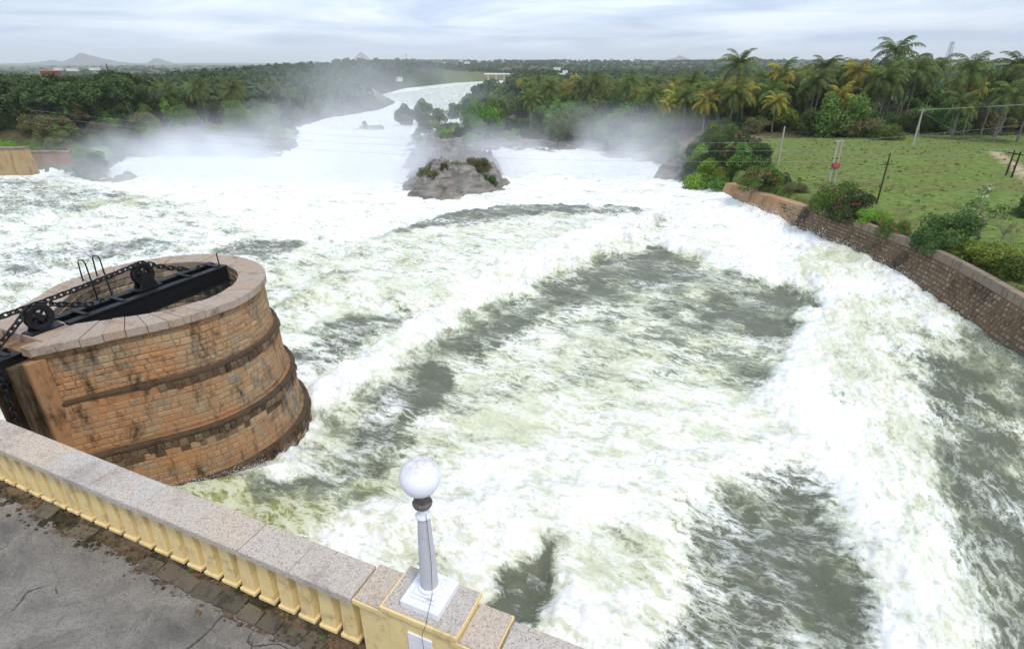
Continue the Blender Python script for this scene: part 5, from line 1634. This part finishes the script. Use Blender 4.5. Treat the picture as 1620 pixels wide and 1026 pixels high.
PL = [(1170, 104, 138, 0, 1.15, "tall green coconut palm rising above the left of the grove"), (1163, 150, 134, 0, 0.95, "lower green palm below the tall one at the left of the grove"),
      (1086, 152, 140, 0, 0.9, "slim green palm near the leafy trees at the grove's left end"), (1118, 160, 136, 1, 0.9, "yellowing palm with drooping fronds at the left of the grove"), (1142, 156, 139, 1, 0.85, "small yellowing palm next to the drooping one"),
      (1058, 168, 141, 1, 0.75, "small yellow palm at the far left end of the grove"), (1032, 152, 150, 0, 0.9, "green palm at the edge of the plantation"), (1095, 130, 155, 0, 0.95, "green palm behind the slim one"),
      (1238, 118, 140, 1, 1.05, "tall yellow palm standing above its green neighbours"), (1228, 162, 130, 1, 0.8, "short yellow palm in front of the tall yellow one"), (1215, 128, 148, 0, 1.0, "green palm behind the tall yellow palm"),
      (1292, 128, 137, 0, 1.1, "broad green palm in the middle of the grove"), (1305, 108, 146, 0, 1.0, "green palm rising behind the broad one"), (1330, 118, 150, 0, 0.95, "green palm between the broad palm and the yellow pair"),
      (1356, 114, 141, 1, 1.0, "yellow palm left of the tallest palms"), (1330, 152, 131, 1, 0.95, "short yellow palm above the leafy thicket"), (1418, 84, 146, 0, 1.25, "tallest palm of the grove, dark green"),
      (1398, 128, 137, 0, 1.15, "dense green palm with hanging fronds in front of the tallest"), (1438, 112, 150, 0, 1.1, "dark palm to the right of the tallest one"), (1412, 108, 154, 0, 1.0, "dark palm behind the tallest one"),
      (1538, 112, 122, 0, 1.1, "dark green palm standing apart at the right of the field"), (1522, 166, 114, 0, 0.8, "short green palm in front of the one standing apart"), (1545, 140, 128, 1, 0.7, "small yellow-tinged palm behind the short green one"),
      (1612, 108, 118, 0, 1.15, "tall dark palm over the path at the right"), (1602, 152, 110, 0, 1.0, "lower palm with pale drooping fronds over the path"), (1580, 128, 130, 0, 1.0, "palm behind the path between the right-hand palms"), (1640, 135, 112, 0, 1.1, "palm leaning in beside the tall one over the path")]
for i, (px, py, Y_, c_, s_, lb) in enumerate(PL):
    q = at_y(px, py, Y_ ); palm(q.x, q.y, q.z, c_, s_, lb, "coconut palms of the grove", True, 900 + i)
# trunks clustered deeper in the grove, their crowns making the dark mass
gp = []
for x, y in try_spots(84, 42, 150, 136, 185, 3.6, 3, lambda x, y: 1040 < in_front(x, y) < 1470, gp):
    f_ = (in_front(x, y) - 1040) / 430; cy_ = 1 if rv.rand() < 0.2 else 0
    palm(x, y, 8.5 + 6.5 * f_ + rv.uniform(-2, 1.2), cy_, rv.uniform(0.85, 1.1), ("yellowing " if cy_ else "green ") + "coconut palm in the dense inner rows of the grove", "coconut palms in the inner rows", False, rv.randint(9999))
for x, y in try_spots(14, 95, 150, 105, 165, 5, 3, lambda x, y: 1500 < in_front(x, y) < 1660, gp):
    palm(x, y, 14 + rv.uniform(-3, 2.5), 0, rv.uniform(0.9, 1.1), "coconut palm in the dark stand beyond the path", "coconut palms beyond the path", False, rv.randint(9999))
# plantation stretching away towards the river
for x, y in try_spots(120, 5, 130, 170, 380, 7.0, 12, lambda x, y: 790 < in_front(x, y) < 1120, gp):
    cy_ = 1 if rv.rand() < 0.1 else 0
    palm(x, y, gz(x, y) + rv.uniform(9, 12.5), cy_, rv.uniform(0.85, 1.1), ("yellowing " if cy_ else "green ") + "coconut palm in the wide plantation stretching away behind the wood", "coconut palms of the far plantation", False, rv.randint(9999))
# a few palms showing in the left wood
for x, y in try_spots(9, -150, -70, 150, 260, 10, 12, lambda x, y: 250 < in_front(x, y) < 520, gp):
    palm(x, y, gz(x, y) + rv.uniform(9, 11), 0, 0.9, "coconut palm showing its fronds among the left bank trees", "palms in the left bank wood", False, rv.randint(9999))

# ------------------------------------------------------------------ distant woodland: reads as one mass
rng = np.random.RandomState(15)
n = 14000
az = np.radians(rng.uniform(-47, 47, n)); r_ = 230 * (5200 / 230.) ** (rng.rand(n) ** 0.8)
tx_, ty_ = r_ * np.sin(az), r_ * np.cos(az)
sd = poly_sd(RIVER, tx_, ty_)
clump = fbm(tx_ / (60 + r_ * .12), ty_ / (60 + r_ * .12), 3, 401)
dens = np.where(r_ < 1250, 0.92, 0.12 + 0.85 * sstep(-0.2, 0.2, clump))
ok = (sd < -8) & (rng.rand(n) < dens) & ~((ty_ > 400) & (ty_ < 620) & (tx_ < 20) & (tx_ > -110) & (-sd < 22))
ok &= ~((ty_ < 385) & (tx_ > 0) & (tx_ < 160))
tx_, ty_, r_ = tx_[ok], ty_[ok], r_[ok]; n = len(tx_)
tz_ = ground_z(tx_, ty_)
per = 28
hT = rng.uniform(7, 12.5, n) ; rT = hT * rng.uniform(0.34, 0.6, n) * (1 + 0.5 * sstep(1000, 4000, r_))
d = rng.normal(size=(n, per, 3)); d /= np.linalg.norm(d, axis=2)[..., None]; d[..., 2] = np.abs(d[..., 2]) * 1.15 - 0.3
pos = np.stack([tx_, ty_, tz_ + hT * 0.5], 1)[:, None, :] + d * np.stack([rT, rT, hT * 0.5], 1)[:, None, :] * (0.7 + 0.4 * rng.rand(n, per, 1))
nr_ = d + 0.7 * rng.normal(size=d.shape); nr_ /= np.linalg.norm(nr_, axis=2)[..., None]
a_ = np.cross(nr_, rng.normal(size=d.shape)); a_ /= np.linalg.norm(a_, axis=2)[..., None]; b_ = np.cross(nr_, a_)
s_ = (rT[:, None, None] * 0.34) * (0.6 + 0.8 * rng.rand(n, per, 1))
v = np.stack([pos - a_ * s_, pos - b_ * s_ * .7, pos + a_ * s_, pos + b_ * s_ * .7], 2).reshape(-1, 3)
m_ = mesh_np("distant_woodland", v, np.arange(len(v)).reshape(-1, 4)); m_.materials.append(mat_leaf("far_leaf", (0.04, 0.062, 0.022), (0.08, 0.11, 0.04), (0.06, 0.09, 0.03), patch=0.012))
tag(link("distant_woodland", m_), "distant green woodland covering the plain up to the horizon", "woodland", kind="stuff")

# ------------------------------------------------------------------ poles and wires
M_conc = mat_plain("pole_concrete", (0.40, 0.36, 0.31), 0.9, 0.15, 3, 0.3, 0.2)
M_rust = mat_plain("rusty_pole", (0.055, 0.035, 0.028), 0.8, 0.3, 5, 0.3, 0.2)
M_red = mat_plain("red_box", (0.33, 0.08, 0.06), 0.7, 0.2, 5, 0.2)
M_wire = mat_plain("wire", (0.30, 0.31, 0.32), 0.5, 0.1, 5, 0.0, 0.5)
M_porc = mat_plain("insulator", (0.25, 0.12, 0.08), 0.4, 0.2, 5, 0.0, 0.5)
def pole(px, py0, py1, label, mat, r_=0.13, arm=True, lean=0.0, z=3.2, extra=None, az=0.2):
    b = un(px, py0, z); b.z = gz(b.x, b.y)
    tp_ = at_y(px, py1, b.y); h_ = tp_.z - b.z
    o = thing("utility_pole", b, label, "pole", "poles standing in the field", az)
    link("shaft", MB().tube([(0, 0, -.3), (lean * h_, 0, h_)], [r_, r_ * .7], 8).mesh("shaft", mat), o)
    if arm:
        ca_ = link("crossarm", MB().box((lean * h_ * .95, 0, h_ - 0.35), (0.08, 1.5, 0.1)).mesh("crossarm", mat), o)
        for y in (-.65, 0, .65):
            link("insulator", MB().lathe([(0.03, 0), (0.05, .05), (0.035, .1), (0.055, .14), (0.02, .2)], 8, (lean * h_ * .95, y, h_ - 0.3)).mesh("insulator", M_porc), ca_)
    return o, b, h_
pole(1229, 265, 200, "pale concrete pole at the field edge above the pink bush", M_conc, 0.14, False, 0.0)
o, b, h_ = pole(1309, 297, 222, "twin concrete pole carrying a small red switch box", M_conc, 0.12, False)
link("shaft", MB().tube([(0.75, 0, -.3), (0.5, 0, h_)], [.12, .09], 8).mesh("shaft", M_conc), o)
link("switch_box", bevel(MB().box((0.33, -.12, h_ * .47), (0.9, 0.4, 0.55)).mesh("switch_box", M_red), .03), o)
for zf in (.4, .62): link("cross_brace", MB().box((0.33, 0, h_ * zf), (1.2, 0.09, 0.09)).mesh("cross_brace", M_rust), o)
link("cap_arm", MB().box((0.25, 0, h_ - 0.1), (1.1, 0.1, 0.1)).mesh("cap_arm", M_conc), o)
P_TW = Vector((b.x, b.y, b.z + h_))
o, b, h_ = pole(1386, 325, 242, "dark rusty steel pole with a short side arm", M_rust, 0.09, False)
link("side_arm", MB().box((0.0, 0, h_ * .78), (1.6, 0.06, 0.07)).mesh("side_arm", M_rust), o)
o, b, h_ = pole(1443, 233, 172, "concrete pole with stay props at the field's far edge", M_conc, 0.17, True)
P_FE = Vector((b.x, b.y, b.z + h_))
link("stay", MB().tube([(1.6, 0.5, -.2), (0.1, 0, h_ * .6)], 0.06, 6).mesh("stay", M_conc), o)
pole(1589, 283, 238, "dark pole on the left of the pair beside the path", M_rust, 0.12, True)
o, b, h_ = pole(1598, 286, 240, "dark pole on the right of the pair beside the path", M_rust, 0.12, True)
P_RT = Vector((b.x, b.y, b.z + h_))
pole(1153, 205, 168, "short pale post at the left foot of the palms", M_conc, 0.13, False, z=1.0)
def wire(a_, b_, sag, label, r_=0.011):
    a_, b_ = Vector(a_), Vector(b_); n_ = 26
    pts = [a_.lerp(b_, k / n_) - Vector((0, 0, sag * 4 * (k / n_) * (1 - k / n_))) for k in range(n_ + 1)]
    mid = pts[0].copy()
    tag(link("power_line", MB().tube([q - mid for q in pts], r_, 5).mesh("power_line", M_wire), None, Matrix.Translation(mid)), label, "wire", "power lines over river and field")
FARL = Vector((-84, 104, 9.5))
for k, (dz, lb) in enumerate([(0.0, "upper"), (-1.0, "middle"), (-2.3, "lower")]):
    wire((P_TW.x + .3, P_TW.y + .1 * k, P_TW.z + dz - .1), (FARL.x, FARL.y - k, FARL.z + dz * .8), 2.0, lb + " power line spanning the white river to the left bank")
    wire((P_TW.x + .3, P_TW.y + .1 * k, P_TW.z + dz - .1), (98 + k * 2, 74, 14.0 + dz * 1.2), 0.5, lb + " power line from the twin pole to the right edge of the field")
    wire((P_FE.x, P_FE.y + (k - 1) * .65, P_FE.z - .15), (125, 92 + k, 15.5 - k * 0.5), 0.6, lb + " power line from the concrete pole with props towards the right palms")
wire((P_RT.x, P_RT.y, P_RT.z - .2), (P_FE.x, P_FE.y, P_FE.z - .5), 0.7, "slack power line between the dark pair of poles and the propped pole")

# ------------------------------------------------------------------ left bank walls
def wall_quad(name, label, mat, a_, b_, depth, cat="wall", tilt=0.0):
    """a: photo box, b: distance"""
    (x0, y0, x1, y1), Y_ = a_, b_
    p0, p1 = at_y(x0, y0, Y_), at_y(x1, y1, Y_)
    o = thing(name, ((p0.x + p1.x) / 2, Y_, p1.z), label, cat)
    w_, h_ = abs(p1.x - p0.x), abs(p0.z - p1.z)
    m_ = MB(); m_.v = [(-w_ / 2, 0, -1), (w_ / 2 + tilt, 0, -1), (w_ / 2 + tilt, depth, -1), (-w_ / 2, depth, -1), (-w_ / 2, .25, h_), (w_ / 2, .25, h_), (w_ / 2, depth, h_), (-w_ / 2, depth, h_)]
    m_.f = [(3, 2, 1, 0), (4, 5, 6, 7), (0, 1, 5, 4), (1, 2, 6, 5), (2, 3, 7, 6), (3, 0, 4, 7)]
    link("wall_face", bevel(m_.mesh("wall_face", mat), .04), o)
    link("coping", bevel(MB().box((0, depth / 2 + .1, h_ + .1), (w_ + .2, depth, .22)).mesh("coping", M_wcop), .03), o)
    return o, w_, h_
M_ywall = mat_stone("yellow_masonry", [(0.34, 0.25, 0.14), (0.29, 0.215, 0.125)], (0.09, 0.06, 0.035), 0.7, (0.34, 0.22, 0.11), 0.5)
M_rwall = mat_stone("red_masonry", [(0.22, 0.13, 0.09), (0.20, 0.125, 0.09)], (0.08, 0.05, 0.035), 0.5, (0.30, 0.16, 0.11), 0.4)
wall_quad("bank_wall", "yellow masonry training wall at the left bank above the falls", M_ywall, (-60, 236, 42, 268), 97, 2.0, tilt=0.5)
wall_quad("bank_wall", "low reddish masonry wall running on behind the yellow wall", M_rwall, (44, 241, 110, 253), 108, 0.8)

# ------------------------------------------------------------------ far buildings, bridge and masts
M_lime = mat_plain("limewash", (0.72, 0.71, 0.68), 0.8, 0.06, 1, 0.1)
M_tile = mat_plain("red_roof", (0.30, 0.10, 0.06), 0.85, 0.2, 2, 0.2)
M_glass = mat_plain("dark_pane", (0.04, 0.045, 0.05), 0.2, 0.1, 2, 0.0, 0.5)
M_roofg = mat_plain("grey_roof", (0.42, 0.42, 0.42), 0.8, 0.1, 2, 0.1)
def house(px, py, Y_, w_, d_, h_, label, roof=M_roofg, wallm=None):
    q = at_y(px, py, Y_); g = q.z - h_ * .5
    o = thing("house", (q.x, q.y, g), label, "house", "houses scattered over the far plain", random.Random(px).uniform(-.3, .3))
    wl_ = link("wall", MB().box((0, 0, h_ / 2 - .5), (w_, d_, h_ + 1)).mesh("wall", wallm or M_lime), o)
    link("roof", MB().box((0, 0, h_ + .3), (w_ + .8, d_ + .8, .6), None, (.8, .5)).mesh("roof", roof), o)
    nW = max(2, int(w_ / 4))
    wm = MB().box((0, 0, 0), (0.9, .12, 1.0)).mesh("window", M_glass)
    for k in range(nW): link("window", wm, wl_, Matrix.Translation((-w_ / 2 + w_ * (k + .5) / nW, -d_ / 2 - .03, h_ * .55)))
for i, (px, py, Y_, w_, d_, h_, lb, rf) in enumerate([(706, 100, 1500, 10, 8, 4, "whitewashed house at the left of the far village", M_roofg), (729, 96, 1700, 9, 7, 6, "tall white house in the far village", M_roofg), (739, 99, 1550, 12, 8, 4, "long white house in the far village", M_roofg), (694, 103, 1350, 8, 6, 4, "small white house below the far village", M_tile),
                                                      (758, 97, 1800, 9, 7, 4, "white house at the right end of the far village", M_roofg), (881, 109, 1150, 13, 8, 4, "lone white house in the fields beyond the bridge", M_roofg), (632, 125, 620, 5, 4, 2.6, "white hut in the misty far bank trees", M_roofg), (690, 113, 900, 8, 6, 4, "pale cottage on the far bank slope", M_tile),
                                                      (47, 153, 190, 5, 4, 3, "white shed glimpsed between the dark left trees", M_roofg), (80, 118, 420, 9, 6, 4, "red-roofed building rising over the left wood", M_tile), (115, 110, 1300, 20, 12, 4, "long white shed on the left plain", M_roofg), (150, 109, 1400, 20, 12, 4, "pale warehouse on the left plain", M_roofg), (92, 109, 1350, 14, 10, 4, "low white building on the left plain", M_roofg)]):
    house(px, py, Y_, w_, d_, h_, lb, rf, M_tile if px == 80 else None)
q0, q1 = at_y(766, 117, 760), at_y(905, 119, 760)
br = thing("aqueduct", ((q0.x + q1.x) / 2, 760, q0.z - 4), "long low pale concrete aqueduct on piers beyond the river bend", "aqueduct")
L = q1.x - q0.x
link("deck", MB().box((0, 0, 4), (L, 5, 1.5)).mesh("deck", M_lime), br)
pm0 = MB().box((0, 0, 0), (1.6, 4, 9)).mesh("pier", M_conc)
for k in range(11): link("pier", pm0, br, Matrix.Translation((-L / 2 + L * (k + .5) / 11, 0, -1.2)))
link("gate_house", MB().box((L * .42, 0, 6.2), (6, 5, 3.2)).mesh("gate_house", M_lime), br)
M_mast = mat_plain("mast_steel", (0.35, 0.36, 0.38), 0.5, 0.1, 3, 0.0, 0.4, 0.3)
b = at_y(1492, 118, 420); tp_ = at_y(1497, 66, 420); h_ = tp_.z - b.z + 12
mast = thing("lattice_mast", (b.x, 420, b.z - 12), "thin steel lattice mast rising behind the palms", "mast")
for sx_ in (-1, 1):
    for sy_ in (-1, 1): link("leg", MB().tube([(sx_ * 2.2, sy_ * 2.2, 0), (sx_ * .7, sy_ * .7, h_)], .11, 5).mesh("leg", M_mast), mast)
nb = 13
for k in range(nb):
    z0, z1 = h_ * k / nb, h_ * (k + 1) / nb; w0, w1 = 2.2 - 1.5 * k / nb, 2.2 - 1.5 * (k + 1) / nb
    m_ = MB()
    for (ax, ay), (bx_, by_) in (((-1, -1), (1, -1)), ((1, -1), (1, 1)), ((1, 1), (-1, 1)), ((-1, 1), (-1, -1))):
        m_.tube([(ax * w0, ay * w0, z0), (bx_ * w1, by_ * w1, z1)], .06, 4); m_.tube([(bx_ * w0, by_ * w0, z0), (ax * w1, ay * w1, z1)], .06, 4)
    link("bracing", m_.mesh("bracing", M_mast), mast)
for px, py0, py1, Y_, lb in ((643, 98, 84, 1300, "slender chimney on the far plain above the village trees"), (171, 112, 101, 420, "dark stack standing over the left wood")):
    p0, p1 = at_y(px, py0, Y_), at_y(px, py1, Y_)
    o = thing("chimney", (p0.x, Y_, p0.z - 8), lb, "chimney")
    r_ = 0.9 if Y_ > 1000 else 0.55
    link("stack", MB().tube([(0, 0, 0), (0, 0, p1.z - p0.z + 8)], [r_, r_ * .65], 10).mesh("stack", M_rust if Y_ < 1000 else M_conc), o)
    link("band", MB().lathe([(r_ * .75, 0), (r_ * .85, .3), (r_ * .75, .6)], 10, (0, 0, p1.z - p0.z + 6.6)).mesh("band", M_tile), o)

# hills on the horizon
M_hill = mat_plain("hill_scrub", (0.10, 0.10, 0.08), 0.95, 0.2, 0.002, 0.2, 0.1)
def hill(px, py, Y_, wpx, label, seed, sharp=1.0):
    pk = at_y(px, py, Y_); hw = wpx / FPX * Y_ * 1.0
    n_ = 60; X, Y = np.meshgrid(np.linspace(-1, 1, n_), np.linspace(-1, 1, n_)); r_ = np.hypot(X, Y)
    h = np.clip(1 - r_, 0, 1) ** sharp * (1 + 0.35 * fbm(X * 3.1, Y * 3.1, 4, seed)) ; h = h / h.max() * (pk.z + 30)
    idx = np.arange(n_ * n_).reshape(n_, n_)
    m_ = mesh_np("hill", np.stack([X * hw, Y * hw * .6, h], -1).reshape(-1, 3), np.stack([idx[:-1, :-1], idx[:-1, 1:], idx[1:, 1:], idx[1:, :-1]], -1).reshape(-1, 4), True)
    m_.materials.append(M_hill)
    tag(link("hill", m_, None, Matrix.Translation((pk.x, Y_, -30))), label, "hill", kind="structure")
hill(135, 84, 9000, 62, "blue-grey peaked hill on the left horizon", 801, 1.5)
hill(165, 93, 9500, 60, "lower shoulder of the left horizon hill", 802, 1.1)
hill(85, 95, 9300, 60, "low ridge left of the peaked hill", 803, 1.0)
hill(250, 92, 9800, 28, "small knob hill on the left horizon", 804, 1.2)
hill(571, 82, 10500, 22, "faint round hill above the far trees", 805, 0.8)
hill(1075, 88, 12000, 40, "faint low hill on the right horizon", 806, 1.0)

# ------------------------------------------------------------------ spray and haze
def mist(label, c_, r_, dens, seed, nscale=1.0, thr=0.42):
    t = NT("spray"); tcn = t.n("ShaderNodeTexCoord")
    ln = t.n("ShaderNodeVectorMath", operation='LENGTH'); t.t.links.new(tcn.outputs["Object"], ln.inputs[0])
    fall = t.ramp(ln.outputs["Value"], [(0.0, 1.0), (0.45, 0.62), (1.0, 0.0)])
    ps = t.n("ShaderNodeNewGeometry").outputs["Position"]
    n_ = t.noise(t.mapping(ps, (1, 1, 1.3), (0, 0, 0), (seed * 7.7, seed * 3.1, 0)), 0.055 * nscale, 4, 0.6, 0.6)
    f2 = t.ramp(n_, [(thr, 0.0), (thr + 0.22, 1.0)])
    v_ = t.n("ShaderNodeVolumePrincipled"); v_.inputs["Color"].default_value = (0.97, 0.98, 1.0, 1); v_.inputs["Anisotropy"].default_value = 0.2
    t.set(v_, "Density", t.math('MULTIPLY', t.math('MULTIPLY', fall, f2), dens))
    t.t.links.new(v_.outputs[0], t.out.inputs["Volume"])
    m_ = bpy.data.meshes.new("spray_mist"); bm = bmesh.new(); bmesh.ops.create_icosphere(bm, subdivisions=3, radius=1.0); bm.to_mesh(m_); bm.free()
    m_.materials.append(t.m)
    o = link("spray_mist", m_, None, Matrix.Translation(c_) @ Matrix.Diagonal((*r_, 1)))
    tag(o, label, "mist", kind="stuff")
    return o
mist("white spray hanging over the wide falls on the left", (-40, 114, -3), (58, 34, 14), 0.13, 1, 1.2, 0.43)
mist("drifting spray rising in front of the far left wood", (-42, 205, 4), (48, 75, 26), 0.016, 2, 0.7)
mist("spray drifting over the rapids towards the right wood", (18, 112, -1), (34, 24, 12), 0.07, 3)
mist("spray curling round the foot of the rock island", (-17, 82, 0), (14, 10, 7), 0.10, 4, 1.6)

mist("low white veil lying along the left bank under the wood", (-66, 116, -3), (30, 20, 9), 0.16, 5, 1.5, 0.42)
mist("low white veil along the rapids in front of the right wood", (14, 118, -4), (30, 14, 8), 0.20, 6, 1.5, 0.41)
mist("thin plume lifting behind the rock island", (-26, 108, -2), (16, 16, 9), 0.14, 7, 1.3, 0.38)
t = NT("air"); v_ = t.n("ShaderNodeVolumePrincipled"); v_.inputs["Color"].default_value = (0.95, 0.975, 1.0, 1); v_.inputs["Density"].default_value = 0.00009; v_.inputs["Anisotropy"].default_value = 0.0
t.t.links.new(v_.outputs[0], t.out.inputs["Volume"])
hz = MB().box((0, 21500, 175), (90000, 46000, 450)).mesh("haze", t.m)
tag(link("haze", hz), "pale haze in the air over the whole valley", "haze", kind="stuff")
